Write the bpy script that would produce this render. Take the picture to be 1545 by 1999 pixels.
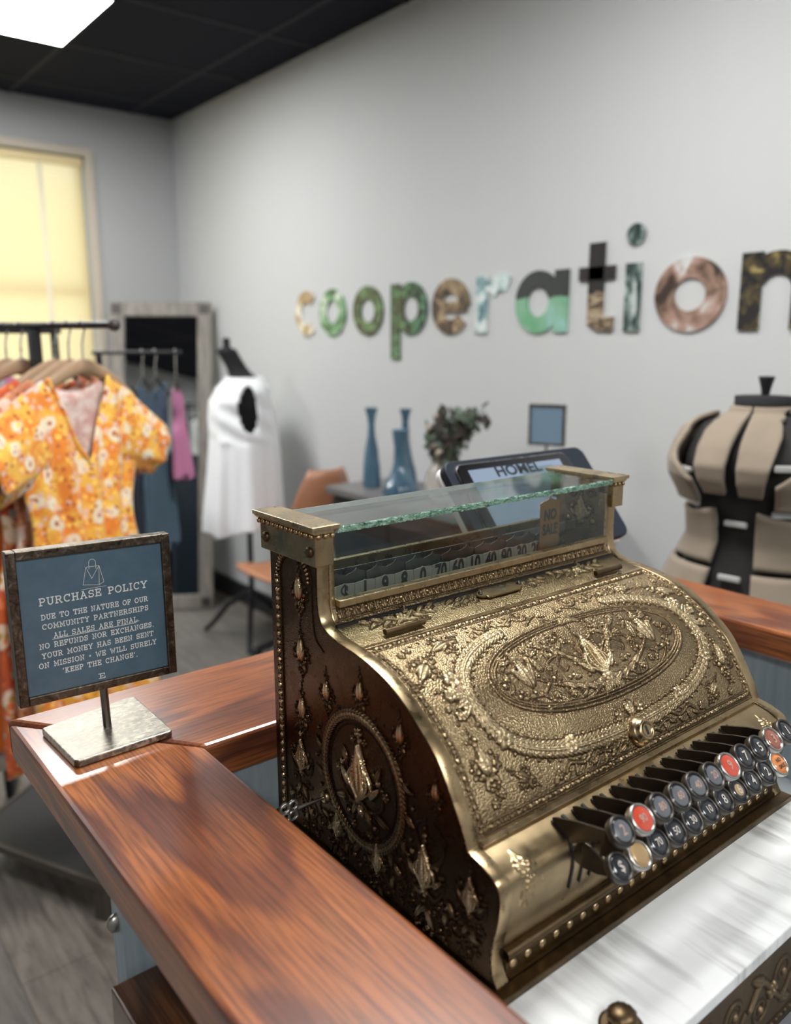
import bpy, bmesh, math, random
import numpy as np
from mathutils import Vector, Matrix, Euler
random.seed(7); rng = np.random.default_rng(7)
PI = math.pi
S = bpy.context.scene
COL = S.collection
for o in list(bpy.data.objects): bpy.data.objects.remove(o)

# ------------------------------------------------------------------ camera, world, lights, exposure
cam_d = bpy.data.cameras.new('camera'); cam = bpy.data.objects.new('camera', cam_d); COL.objects.link(cam)
YAW, PITCH, ROLL, FPX = math.radians(51.162), math.radians(11.782), math.radians(-0.102), 1590.1
fv = Vector((math.cos(YAW)*math.cos(PITCH), math.sin(YAW)*math.cos(PITCH), -math.sin(PITCH)))
rv = Vector((math.sin(YAW), -math.cos(YAW), 0)); uv_ = rv.cross(fv)
c_, s_ = math.cos(ROLL), math.sin(ROLL)
r2 = c_*rv + s_*uv_; u2 = -s_*rv + c_*uv_
M = Matrix((r2, u2, -fv)).transposed().to_4x4(); M.translation = (0, 0, 1.45)
cam.matrix_world = M
cam_d.sensor_fit = 'AUTO'; cam_d.sensor_width = 36; cam_d.lens = FPX/1999*36
cam_d.clip_start = .02
cam_d.dof.use_dof = True; cam_d.dof.focus_distance = .80; cam_d.dof.aperture_fstop = 3.6
S.camera = cam
S.view_settings.view_transform = 'Standard'; S.view_settings.look = 'None'
S.view_settings.gamma = 1; S.view_settings.use_curve_mapping = False
S.view_settings.exposure = 0.0
w = bpy.data.worlds.new('daylight'); S.world = w; w.use_nodes = True
w.node_tree.nodes['Background'].inputs[0].default_value = (.80, .90, 1.0, 1)
w.node_tree.nodes['Background'].inputs[1].default_value = 3.1
PANEL_E = 41.0

# ------------------------------------------------------------------ materials
def mat(name, col=(.5,.5,.5), rough=.5, metal=0., coat=0., spec=None, trans=0., ior=None, emis=None, estr=0., sheen=0.):
    m = bpy.data.materials.new(name); m.use_nodes = True
    b = m.node_tree.nodes['Principled BSDF']
    b.inputs['Base Color'].default_value = (*col, 1); b.inputs['Roughness'].default_value = rough
    b.inputs['Metallic'].default_value = metal; b.inputs['Coat Weight'].default_value = coat
    b.inputs['Coat Roughness'].default_value = .08
    if spec is not None: b.inputs['Specular IOR Level'].default_value = spec
    if trans: b.inputs['Transmission Weight'].default_value = trans
    if ior: b.inputs['IOR'].default_value = ior
    if sheen: b.inputs['Sheen Weight'].default_value = sheen
    if emis: b.inputs['Emission Color'].default_value = (*emis, 1); b.inputs['Emission Strength'].default_value = estr
    return m
class NT:
    def __init__(s, m): s.t = m.node_tree; s.b = s.t.nodes['Principled BSDF']
    def n(s, typ, **kw):
        x = s.t.nodes.new(typ)
        for k, v in kw.items():
            if k in x.inputs.keys() if isinstance(k, str) else False: x.inputs[k].default_value = v
            else: setattr(x, k, v)
        return x
    def l(s, a, b): s.t.links.new(a, b)
    def coords(s, scale=(1,1,1), kind='Object', rot=(0,0,0), loc=(0,0,0)):
        c = s.n('ShaderNodeTexCoord'); m = s.n('ShaderNodeMapping'); s.l(c.outputs[kind], m.inputs['Vector'])
        m.inputs['Scale'].default_value = scale; m.inputs['Rotation'].default_value = rot; m.inputs['Location'].default_value = loc
        return m.outputs[0]
    def noise(s, vec, scale, detail=4, rough=.55, dist=0.):
        x = s.n('ShaderNodeTexNoise'); s.l(vec, x.inputs['Vector'])
        x.inputs['Scale'].default_value = scale; x.inputs['Detail'].default_value = detail
        x.inputs['Roughness'].default_value = rough; x.inputs['Distortion'].default_value = dist
        return x.outputs['Fac']
    def vor(s, vec, scale, feature='F1', out='Distance'):
        x = s.n('ShaderNodeTexVoronoi', feature=feature); s.l(vec, x.inputs['Vector']); x.inputs['Scale'].default_value = scale
        return x.outputs[out]
    def ramp(s, fac, stops, mode='LINEAR'):
        x = s.n('ShaderNodeValToRGB'); s.l(fac, x.inputs[0]); r = x.color_ramp; r.interpolation = mode
        while len(r.elements) < len(stops): r.elements.new(.5)
        for e, (p, c) in zip(r.elements, stops):
            e.position = p; e.color = (*c, 1) if len(c) == 3 else c
        return x.outputs[0]
    def mix(s, fac, a, b, blend='MIX'):
        x = s.n('ShaderNodeMix', data_type='RGBA', blend_type=blend)
        for sock, v in ((x.inputs[0], fac), (x.inputs[6], a), (x.inputs[7], b)):
            if hasattr(v, 'is_linked'): s.l(v, sock)
            else: sock.default_value = v if not isinstance(v, tuple) else (*v, 1)
        return x.outputs[2]
    def math(s, op, a, b=0.):
        x = s.n('ShaderNodeMath', operation=op)
        for i, v in enumerate((a, b)):
            if hasattr(v, 'is_linked'): s.l(v, x.inputs[i])
            else: x.inputs[i].default_value = v
        return x.outputs[0]
    def bump(s, h, strength=.3, dist=.001):
        x = s.n('ShaderNodeBump'); s.l(h, x.inputs['Height']); x.inputs['Strength'].default_value = strength; x.inputs['Distance'].default_value = dist
        s.l(x.outputs[0], s.b.inputs['Normal'])
    def col(s, c): s.l(c, s.b.inputs['Base Color'])
    def rgh(s, c): s.l(c, s.b.inputs['Roughness'])
g3 = lambda v: (v, v, v)

# brass: embossed (wear attribute) and smooth
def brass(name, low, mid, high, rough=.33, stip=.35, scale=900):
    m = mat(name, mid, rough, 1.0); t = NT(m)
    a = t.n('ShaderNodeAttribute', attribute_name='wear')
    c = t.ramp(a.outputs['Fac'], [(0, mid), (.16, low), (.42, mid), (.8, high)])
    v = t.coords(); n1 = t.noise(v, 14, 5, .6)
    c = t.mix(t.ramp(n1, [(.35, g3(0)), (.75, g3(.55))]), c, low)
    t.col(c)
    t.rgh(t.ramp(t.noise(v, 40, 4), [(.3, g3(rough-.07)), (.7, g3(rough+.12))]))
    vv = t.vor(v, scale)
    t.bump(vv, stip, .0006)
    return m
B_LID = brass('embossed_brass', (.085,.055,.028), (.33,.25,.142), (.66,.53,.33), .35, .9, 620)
B_SIDE = brass('painted_shade_side_brass', (.035,.018,.008), (.105,.058,.026), (.88,.70,.44), .24, .35, 900)  # side copy of the brass: dark reflection and bead highlights painted into its colours
B_DRAWER = brass('drawer_bronze', (.10,.07,.045), (.22,.155,.09), (.42,.31,.18), .40, .3, 900)
def plainbrass(name, c1, c2, rough=.24):
    m = mat(name, c1, rough, 1.0); t = NT(m); v = t.coords()
    t.col(t.mix(t.ramp(t.noise(v, 25, 5, .65), [(.35, g3(0)), (.7, g3(1))]), c1, c2))
    t.rgh(t.ramp(t.noise(v, 60, 4), [(.3, g3(rough-.06)), (.7, g3(rough+.12))]))
    t.bump(t.noise(v, 700, 2), .06, .0003)
    return m
B_RIM = plainbrass('polished_brass', (.47,.355,.205), (.30,.215,.115), .27)
B_DARK = plainbrass('dark_brass', (.16,.11,.06), (.08,.055,.03), .38)
B_GOLD = plainbrass('cap_brass', (.54,.43,.265), (.37,.28,.16), .28)
STEEL_D = mat('dark_steel_lever', (.085,.070,.056), .36, .9)
NICKEL = plainbrass('worn_nickel', (.13,.122,.112), (.05,.046,.042), .36)
NICKEL_L = plainbrass('bright_nickel', (.56,.56,.54), (.34,.33,.31), .28)
# wood of the rail
def wood(name, axis, light, midc, dark, rough=.30, coat=.4):
    m = mat(name, midc, rough, 0, coat); t = NT(m)
    m.node_tree.nodes['Principled BSDF'].inputs['Coat Roughness'].default_value = .12
    sc = [6.5, 6.5, 6.5]; sc[axis] = 1.7
    v = t.coords(tuple(sc)); n1 = t.noise(v, 1.6, 2, .45, .5)
    wv = t.math('FRACT', t.math('MULTIPLY', n1, 4.6))
    rings = t.ramp(wv, [(0, g3(0)), (.30, g3(.15)), (.55, g3(.9)), (.80, g3(1)), (1, g3(0))])
    sf = [420, 420, 420]; sf[axis] = 14
    fib = t.noise(t.coords(tuple(sf)), 1.0, 3, .6)
    c = t.mix(rings, light, dark)
    c = t.mix(t.ramp(t.noise(t.coords(), 5.5, 3), [(.35, g3(0)), (.7, g3(.7))]), c, midc)
    c = t.mix(t.ramp(fib, [(.42, g3(0)), (.62, g3(.62))]), c, tuple(x*.42 for x in dark))
    t.col(c)
    t.bump(fib, .16, .0004)
    return m
WOOD_Y = wood('oak_rail_lengthwise', 1, (.42,.135,.038), (.23,.068,.026), (.115,.036,.024))
WOOD_X = wood('oak_rail_crosswise', 0, (.36,.115,.036), (.20,.060,.025), (.10,.032,.021))
WOOD_D = wood('dark_wood_ledge', 1, (.17,.07,.03), (.10,.045,.022), (.05,.022,.012), .3, .3)
HANGW = mat('hanger_wood', (.36,.235,.14), .45)
CHAIRW = mat('chair_plywood', (.42,.19,.10), .4)
BLUEGREY = mat('blue_grey_paint', (.27,.33,.36), .55)
t = NT(BLUEGREY); t.col(t.ramp(t.noise(t.coords((40,40,3)), 2, 4), [(.3, (.22,.28,.31)), (.7, (.32,.38,.41))]))
GREYTOP = mat('grey_worktop', (.20,.215,.23), .5)
WALLM = mat('wall_paint', (.485,.500,.503), .8)
t = NT(WALLM); t.bump(t.noise(t.coords(), 220, 3), .05, .0005)
WALLW = mat('window_wall_paint', (.40,.41,.41), .8)
WALLD = mat('grey_wall_paint', (.42,.43,.43), .8)
CEIL = mat('black_ceiling_tile', (.012,.013,.020), .9, spec=.2)
t = NT(CEIL); t.col(t.ramp(t.noise(t.coords(), 90, 3), [(.3, (.008,.0095,.016)), (.7, (.014,.016,.025))]))
GRID = mat('ceiling_grid_metal', (.012,.013,.020), .85)
CREAM = mat('window_casing_paint', (.50,.45,.37), .5)
BLACKM = mat('black_trim', (.012,.012,.014), .45)
IRON = mat('black_metal', (.025,.025,.028), .4, .5)
BLACKF = mat('black_fabric', (.008,.008,.009), .9)
def floor_mat():
    m = mat('grey_wood_plank_floor', (.3,.28,.26), .42); t = NT(m)
    v = t.coords(rot=(0, 0, PI/2))
    b = t.n('ShaderNodeTexBrick'); t.l(v, b.inputs['Vector'])
    for k, x in (('Scale', 1.0), ('Mortar Size', .0012), ('Brick Width', 1.2), ('Row Height', .17), ('Bias', 0.)): b.inputs[k].default_value = x
    b.inputs['Color1'].default_value = (0,0,0,1); b.inputs['Color2'].default_value = (1,1,1,1); b.inputs['Mortar'].default_value = (.3,.3,.3,1)
    g = t.noise(t.coords((26, 3.2, 1)), 1.6, 6, .65, .7)
    base = t.ramp(g, [(.30, (.060,.052,.044)), (.46, (.150,.130,.108)), (.60, (.215,.19,.16)), (.75, (.125,.125,.125))])
    c = t.mix(t.ramp(b.outputs['Color'], [(0, g3(.0)), (1, g3(.45))]), base, (.105,.105,.105))
    c = t.mix(b.outputs['Fac'], c, (.03,.027,.025)); t.col(c); t.bump(g, .15, .001)
    return m
FLOOR = floor_mat()
GLASS = mat('clear_glass', (.93,.97,.95), .02, 0, 0, None, 1.0, 1.46)
def thin_glass():
    m = bpy.data.materials.new('thin_glass_pane'); m.use_nodes = True; t = m.node_tree
    t.nodes.remove(t.nodes['Principled BSDF']); out = t.nodes['Material Output']
    a = t.nodes.new('ShaderNodeBsdfTransparent'); a.inputs[0].default_value = (.86,.89,.88,1)
    g = t.nodes.new('ShaderNodeBsdfGlossy'); g.inputs['Roughness'].default_value = .03
    lw = t.nodes.new('ShaderNodeLayerWeight'); lw.inputs[0].default_value = .5
    pw = t.nodes.new('ShaderNodeMath'); pw.operation = 'POWER'; t.links.new(lw.outputs['Facing'], pw.inputs[0]); pw.inputs[1].default_value = 4.0
    f = t.nodes.new('ShaderNodeMath'); f.operation = 'MULTIPLY_ADD'; t.links.new(pw.outputs[0], f.inputs[0]); f.inputs[1].default_value = .75; f.inputs[2].default_value = .045
    mx = t.nodes.new('ShaderNodeMixShader'); t.links.new(f.outputs[0], mx.inputs[0]); t.links.new(a.outputs[0], mx.inputs[1]); t.links.new(g.outputs[0], mx.inputs[2])
    t.links.new(mx.outputs[0], out.inputs[0]); return m
PANE = thin_glass()
EDGEG = mat('green_glass_edge', (.16,.42,.27), .12, 0, .5, None, .55, 1.5)
t = NT(EDGEG); v = t.coords((1, 3, 3)); t.col(t.ramp(t.noise(v, 130, 4, .7), [(.38, (.03,.10,.06)), (.5, (.22,.52,.36)), (.66, (.62,.88,.75))])); t.bump(t.noise(v, 240, 3), .9, .003)
MIRROR = mat('mirror_glass', (.78,.80,.80), .02, 1.0)
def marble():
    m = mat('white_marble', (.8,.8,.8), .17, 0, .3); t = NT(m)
    n1 = t.noise(t.coords((46, 5.5, 5)), 1.25, 3, .5, .35)  # streaks along Y: blurred key reflections painted into the colour with the marble's texture
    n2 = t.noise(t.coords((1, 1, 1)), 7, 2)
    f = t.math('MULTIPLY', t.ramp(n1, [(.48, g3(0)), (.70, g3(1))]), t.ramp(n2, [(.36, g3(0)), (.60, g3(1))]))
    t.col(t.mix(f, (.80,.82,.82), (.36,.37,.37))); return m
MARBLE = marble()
TARN = mat('mottled_tarnished_metal', (.35,.34,.3), .3, 1.0)
t = NT(TARN); v = t.coords((1, 2.2, 1), rot=(0,0,.5)); n1 = t.noise(v, 75, 6, .68, 1.6)
t.col(t.ramp(n1, [(.36, (.11,.10,.08)), (.50, (.22,.21,.185)), (.60, (.46,.43,.35))])); t.rgh(t.ramp(n1, [(.35, g3(.30)), (.65, g3(.50))]))
TARND = mat('dark_tarnished_frame_metal', (.15,.13,.1), .35, 1.0)
t = NT(TARND); n1 = t.noise(t.coords(), 90, 6, .7, 1.2)
t.col(t.ramp(n1, [(.35, (.060,.050,.038)), (.55, (.16,.135,.105)), (.68, (.34,.31,.26))])); t.rgh(t.ramp(n1, [(.35, g3(.26)), (.65, g3(.45))]))
STEEL = mat('steel_post', (.22,.20,.18), .28, 1.0)
SIGNB = mat('slate_blue_print', (.075,.13,.175), .28, 0, .35)
t = NT(SIGNB); t.col(t.ramp(t.noise(t.coords(), 26, 5, .7), [(.3, (.062,.112,.155)), (.7, (.088,.150,.200))]))
INK = mat('pale_ink', (.72,.76,.74), .6)
DARKINK = mat('dark_ink', (.02,.018,.015), .6)
KFACE = {'dark': mat('key_face_black', (.020,.022,.027), .2, 0, .6), 'red': mat('key_face_red', (.50,.060,.030), .2, 0, .7),
         'tan': mat('key_face_worn_tan', (.36,.24,.11), .3, 0, .5), 'orange': mat('key_face_orange', (.60,.21,.06), .25, 0, .6),
         'worn': mat('key_face_worn_grey', (.10,.108,.12), .28, 0, .5), 'brownred': mat('key_face_brown_red', (.27,.09,.06), .22, 0, .7)}
NUMI = mat('key_number_ink', (.50,.47,.42), .5)
NUMT = mat('key_number_tan', (.40,.27,.22), .5)
TABM = plainbrass('tab_brass', (.42,.24,.10), (.30,.17,.07), .4)
TABP = mat('number_tab_enamel', (.25,.24,.205), .4, .1)
TABS_ = plainbrass('tab_steel', (.16,.155,.14), (.10,.095,.085), .35)

# ------------------------------------------------------------------ mesh helpers
class MB:
    def __init__(s): s.v = []; s.f = []; s.sm = []
    def add(s, v, f, smooth=False):
        b = len(s.v); s.v += [tuple(p) for p in v]; s.f += [tuple(i+b for i in q) for q in f]; s.sm += [smooth]*len(f); return s
    def box(s, x0, x1, y0, y1, z0, z1, T=None):
        v = [(x,y,z) for x in (x0,x1) for y in (y0,y1) for z in (z0,z1)]
        if T is not None: v = [T @ Vector(p) for p in v]
        return s.add(v, [(0,1,3,2),(4,6,7,5),(0,4,5,1),(2,3,7,6),(0,2,6,4),(1,5,7,3)])
    def prism(s, poly, a0, a1, axis=0, smooth=False, T=None):
        # poly: 2D points, extruded along axis; axis 0: poly=(y,z); 1: (x,z); 2: (x,y)
        n = len(poly)
        def P(p, a):
            q = (a, p[0], p[1]) if axis == 0 else (p[0], a, p[1]) if axis == 1 else (p[0], p[1], a)
            return T @ Vector(q) if T is not None else q
        v = [P(p, a0) for p in poly] + [P(p, a1) for p in poly]
        b = len(s.v); s.v += [tuple(q) for q in v]
        s.f.append(tuple(b+i for i in reversed(range(n)))); s.sm.append(False)
        s.f.append(tuple(b+n+i for i in range(n))); s.sm.append(False)
        for i in range(n):
            j = (i+1) % n; s.f.append((b+i, b+j, b+n+j, b+n+i)); s.sm.append(smooth)
        return s
    def tube(s, pts, r, seg=8, caps=True, flat=None):
        pts = [Vector(p) for p in pts]; n = len(pts); R = r if hasattr(r, '__len__') else [r]*n
        rings = []; up = None
        for i, p in enumerate(pts):
            d = (pts[min(i+1, n-1)] - pts[max(i-1, 0)]).normalized()
            if up is None: up = d.orthogonal().normalized()
            up = (up - d*up.dot(d))
            up = up.normalized() if up.length > 1e-6 else d.orthogonal().normalized()
            q = d.cross(up)
            rings.append([p + (up*math.cos(a) + q*math.sin(a)*(flat or 1))*R[i] for a in (2*PI*k/seg for k in range(seg))])
        v = [x for rg in rings for x in rg]; f = []
        for i in range(n-1):
            for k in range(seg):
                k2 = (k+1) % seg; f.append((i*seg+k, i*seg+k2, (i+1)*seg+k2, (i+1)*seg+k))
        s.add(v, f, True)
        if caps: s.add(rings[0], [tuple(reversed(range(seg)))]); s.add(rings[-1], [tuple(range(seg))])
        return s
    def lathe(s, prof, c=(0,0,0), seg=24, T=None, sx=1, sy=1, twist=0, flute=0, nf=0, caps=True):
        v = []; n = len(prof)
        for i, (r, z) in enumerate(prof):
            for k in range(seg):
                a = 2*PI*k/seg; rr = r*(1 + (flute*math.cos(nf*a + twist*z) if nf else 0))
                p = Vector((rr*math.cos(a)*sx, rr*math.sin(a)*sy, z))
                if T is not None: p = T @ p
                v.append(p + Vector(c))
        f = [(i*seg+k, i*seg+(k+1) % seg, (i+1)*seg+(k+1) % seg, (i+1)*seg+k) for i in range(n-1) for k in range(seg)]
        s.add(v, f, True)
        if caps:
            s.add(v[:seg], [tuple(reversed(range(seg)))]); s.add(v[-seg:], [tuple(range(seg))])
        return s
    def ball(s, c, r, seg=12, sc=(1,1,1)):
        pr = [(max(math.sin(PI*i/8), .002)*r, -math.cos(PI*i/8)*r) for i in range(9)]
        return s.lathe(pr, c, seg, Matrix.Diagonal((*sc, 1)))
    def grid(s, fn, nu, nv, smooth=True, wrap=False, skip=None):
        v = [fn(i/(nu-1), j/(nv-1)) for j in range(nv) for i in range(nu)]; f = []
        for j in range(nv-1):
            for i in range(nu-1):
                if skip and skip((i+.5)/(nu-1), (j+.5)/(nv-1)): continue
                f.append((j*nu+i, j*nu+i+1, (j+1)*nu+i+1, (j+1)*nu+i))
        return s.add(v, f, smooth)
    def build(s, name, m=None, parent=None, loc=None, bevel=0, solid=0, sub=0):
        me = bpy.data.meshes.new(name); me.from_pydata(s.v, [], s.f); me.update()
        me.polygons.foreach_set('use_smooth', s.sm)
        return link(name, me, m, parent, loc, bevel, solid, sub)
def link(name, me, m=None, parent=None, loc=None, bevel=0, solid=0, sub=0, seg=2):
    o = bpy.data.objects.new(name, me); COL.objects.link(o)
    if m: me.materials.append(m)
    if parent:
        o.parent = parent; o.matrix_parent_inverse = Matrix.Identity(4)
        if loc is None: o.location = [-a for a in parent.get('_o', (0,0,0))]
    if loc is not None: o.location = loc
    if solid:
        md = o.modifiers.new('solid', 'SOLIDIFY'); md.thickness = solid; md.offset = 0
    if bevel:
        md = o.modifiers.new('bevel', 'BEVEL'); md.width = bevel; md.segments = seg; md.limit_method = 'ANGLE'; md.angle_limit = .6
    if sub:
        md = o.modifiers.new('sub', 'SUBSURF'); md.levels = sub; md.render_levels = sub
    return o
def thing(name, label, cat, group=None, base=(0,0,0), rotz=0):
    # world-space built parts: parts are offset back by the base location
    o = bpy.data.objects.new(name, None); COL.objects.link(o); o.location = base; o.rotation_euler = (0, 0, rotz)
    o.empty_display_size = .05
    o['label'] = label; o['category'] = cat
    if group: o['group'] = group
    o['_o'] = tuple(base) if rotz == 0 else (0, 0, 0)
    return o
def tag(o, label, cat, group=None):
    o['label'] = label; o['category'] = cat
    if group: o['group'] = group
    return o
def struct(o): o['kind'] = 'structure'; return o
def text_mesh(txt, size, bold=0.):
    cu = bpy.data.curves.new('t', 'FONT'); cu.body = txt; cu.size = size; cu.align_x = 'CENTER'; cu.align_y = 'CENTER'; cu.offset = bold; cu.resolution_u = 3
    ob = bpy.data.objects.new('t', cu); COL.objects.link(ob); bpy.context.view_layer.update()
    me = ob.to_mesh(); v = [tuple(p.co) for p in me.vertices]; f = [tuple(p.vertices) for p in me.polygons]
    ob.to_mesh_clear(); bpy.data.objects.remove(ob); bpy.data.curves.remove(cu)
    return v, f
def catmull(P, k=8):
    P = [np.array(p, float) for p in P]; out = []
    for i in range(len(P)-1):
        p0 = P[i-1] if i else 2*P[0]-P[1]; p1 = P[i]; p2 = P[i+1]; p3 = P[i+2] if i+2 < len(P) else 2*P[-1]-P[-2]
        for j in range(k):
            t = j/k; out.append(.5*((2*p1)+(p2-p0)*t+(2*p0-5*p1+4*p2-p3)*t*t+(3*p1-p0-3*p2+p3)*t**3))
    out.append(P[-1]); return out

# ------------------------------------------------------------------ room
RX0, RX1, RY0, RY1, RH = -2.6, 2.11, -3.2, 4.62, 2.657
struct(MB().box(RX0, RX1, RY0, RY1, -.05, 0).build('floor', FLOOR))
struct(MB().box(RX1, RX1+.1, RY0, RY1, 0, RH+.06).build('wall_right', WALLM))
struct(MB().box(RX0-.1, RX0, RY0, RY1, 0, RH+.06).build('wall_left', WALLD))
struct(MB().box(RX0, RX1, RY0-.1, RY0, 0, RH+.06).build('wall_front', WALLD))
WX0, WX1, WZ0, WZ1 = .30, 1.606, .95, 2.412
b = MB(); b.box(RX0, WX0, RY1, RY1+.12, 0, RH+.06); b.box(WX1, RX1+.1, RY1, RY1+.12, 0, RH+.06)
b.box(WX0, WX1, RY1, RY1+.12, 0, WZ0); b.box(WX0, WX1, RY1, RY1+.12, WZ1, RH+.06)
struct(b.build('wall_back', WALLW))
# ceiling of black tiles: recessed panels between a slim metal grid, with openings for the light panels
PX, PY = 1.255, 3.755          # near-wall corner of the visible light panel
lights = [(PX-.60, PX, PY-.605, PY), (PX-.60, PX, PY-3.025, PY-2.42), (PX-2.44, PX-1.83, PY-.605, PY), (PX-.60, PX, PY-5.445, PY-4.84), (PX-2.44, PX-1.83, PY-5.445, PY-4.84)]
struct(MB().box(RX0, RX1, RY0, RY1, RH+.012, RH+.06).build('ceiling', CEIL))
b = MB(); x = PX
gx = [PX + .61*k for k in range(-6, 2)]; gy = [PY + .605*k for k in range(-11, 2)]
for x in gx: b.box(x-.012, x+.012, RY0, RY1, RH+.009, RH+.0119)
for y in gy: b.box(RX0, RX1, y-.012, y+.012, RH+.0092, RH+.0118)
struct(b.build('trim_1', GRID))
b = MB(); b.box(RX1-.014, RX1, RY0, RY1, 0, .115); struct(b.build('baseboard_right', BLACKM))
b = MB(); b.box(RX0, RX1-.014, RY1-.014, RY1, 0, .115); struct(b.build('baseboard_back', BLACKM))
DIFF = mat('lit_diffuser', (.9,.9,.9), .6, emis=(1.0, .99, .975), estr=PANEL_E)
LFR = mat('light_frame_white', (.7,.7,.7), .5)
ll = ['bright white ceiling light panel in the black ceiling at upper left', 'white ceiling light panel above the cash register', 'white ceiling light panel over the far left of the room', 'white ceiling light panel behind the viewer', 'white ceiling light panel in the rear left of the room']
for i, (x0, x1, y0, y1) in enumerate(lights):
    L = thing('ceiling_light', ll[i], 'ceiling light', 'ceiling light panels', ((x0+x1)/2, (y0+y1)/2, RH))
    MB().box(x0+.012, x1-.012, y0+.012, y1-.012, RH-.002, RH+.004).build('diffuser', DIFF, L)
    f = MB(); f.box(x0, x0+.012, y0, y1, RH-.004, RH+.010); f.box(x1-.012, x1, y0, y1, RH-.004, RH+.010)
    f.box(x0, x1, y0, y0+.012, RH-.004, RH+.010); f.box(x0, x1, y1-.012, y1, RH-.004, RH+.010); f.build('frame', GRID, L)

# window: casing, jamb, glass, sill, and blinds as a thing
W = thing('window_1', 'tall window with cream casing at far left of the room', 'window', None, ((WX0+WX1)/2, RY1, WZ0)); del W['label']; del W['category']; W['kind'] = 'structure'
f = MB(); cw = .042
for a in ((WX0-cw, WX0, WZ0-cw, WZ1+cw), (WX1, WX1+cw, WZ0-cw, WZ1+cw), (WX0, WX1, WZ1, WZ1+cw), (WX0, WX1, WZ0-cw, WZ0)):
    f.box(a[0], a[1], RY1-.022, RY1+.001, a[2], a[3])
f.build('casing', CREAM, W, bevel=.004)
f = MB()
for a in ((WX0, WX0+.03, WZ0, WZ1), (WX1-.03, WX1, WZ0, WZ1), (WX0+.03, WX1-.03, WZ1-.035, WZ1), (WX0+.03, WX1-.03, WZ0, WZ0+.035), (WX0+.03, WX1-.03, 1.70, 1.735)):
    f.box(a[0], a[1], RY1+.07, RY1+.11, a[2], a[3])
f.build('sash', mat('sash_white', (.75,.73,.66), .5), W)
MB().box(WX0+.03, WX1-.03, RY1+.085, RY1+.09, WZ0, WZ1).build('pane', PANE, W)
BL = thing('window_blinds', 'closed cream horizontal blinds glowing yellow with daylight in the far window', 'blinds', None, ((WX0+WX1)/2, RY1+.03, WZ0))
BLM = bpy.data.materials.new('translucent_cream_slat'); BLM.use_nodes = True; tt = BLM.node_tree
tt.nodes.remove(tt.nodes['Principled BSDF'])
d1 = tt.nodes.new('ShaderNodeBsdfDiffuse'); d1.inputs[0].default_value = (.78,.68,.44,1)
d2 = tt.nodes.new('ShaderNodeBsdfTranslucent'); d2.inputs[0].default_value = (.86,.70,.40,1)
mx = tt.nodes.new('ShaderNodeMixShader'); mx.inputs[0].default_value = .55
tt.links.new(d1.outputs[0], mx.inputs[1]); tt.links.new(d2.outputs[0], mx.inputs[2]); tt.links.new(mx.outputs[0], tt.nodes['Material Output'].inputs[0])
sl = MB(); z = WZ0+.02
while z < WZ1-.05:
    sl.add([(WX0+.012, RY1+.028, z), (WX1-.012, RY1+.028, z), (WX1-.012, RY1+.040, z+.021), (WX0+.012, RY1+.040, z+.021)], [(0,1,2,3)])
    z += .0195
sl.build('slat', BLM, BL)
MB().box(WX0+.01, WX1-.01, RY1+.015, RY1+.05, WZ1-.045, WZ1-.005).build('headrail', mat('headrail', (.75,.62,.34), .5), BL)
tp = MB()
for x in (.55, .95, 1.38): tp.box(x-.012, x+.012, RY1+.0245, RY1+.0265, WZ0+.02, WZ1-.045)
tp.build('ladder_tape', mat('ladder_tape', (.80,.74,.55), .7), BL)

# ------------------------------------------------------------------ wall letters
def arc(cx, cz, r0, r1, a0, a1, n=40):
    o = [(cx+r1*math.cos(a0+(a1-a0)*i/n), cz+r1*math.sin(a0+(a1-a0)*i/n)) for i in range(n+1)]
    i_ = [(cx+r0*math.cos(a0+(a1-a0)*i/n), cz+r0*math.sin(a0+(a1-a0)*i/n)) for i in range(n+1)]
    return o, i_
def ring_part(mb, cx, cz, r0, r1, a0, a1, n=44, sxs=1.0):
    o, i_ = arc(0, 0, r0, r1, a0, a1, n)
    D0, D1 = LX_, RX1-.001
    v = []
    for (a, bz), (c, dz) in zip(o, i_):
        for X in (D0, D1):
            v.append((X, -(cx+a*sxs), cz+bz)); v.append((X, -(cx+c*sxs), cz+dz))
    f = []
    for k in range(n):
        p, q = 4*k, 4*k+4
        f += [(p, p+1, q+1, q), (p+2, q+2, q+3, p+3), (p, q, q+2, p+2), (p+1, p+3, q+3, q+1)]
    f += [(0, 2, 3, 1), (4*n, 4*n+1, 4*n+3, 4*n+2)]
    mb.add(v, f)
LX_ = RX1-.009
def bar(mb, s0, s1, z0, z1): mb.box(LX_-.0002, RX1-.001, -s1, -s0, z0, z1)
ZB, XH = 1.480, .196
def letter_mat(name, stops, scale, stretch=(1,1,1), split=None, rough=.12):
    m = mat(name, (.3,.3,.3), rough, .35, .5); t = NT(m)
    n = t.noise(t.coords(stretch), scale, 3, .6, .6)
    c = t.ramp(n, stops)
    if split:
        zz, top = split; sep = t.n('ShaderNodeSeparateXYZ'); t.l(t.coords(), sep.inputs[0])
        k = t.math('GREATER_THAN', t.math('ADD', sep.outputs[2], t.math('MULTIPLY', n, .05)), zz+.025)
        c = t.mix(k, c, top)
    t.col(c); return m
cream, tan, grn, dkg, blk, pb, wh, pink = (.62,.58,.50), (.34,.24,.13), (.12,.30,.14), (.05,.09,.06), (.035,.032,.03), (.42,.62,.60), (.80,.84,.82), (.50,.33,.27)
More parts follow.
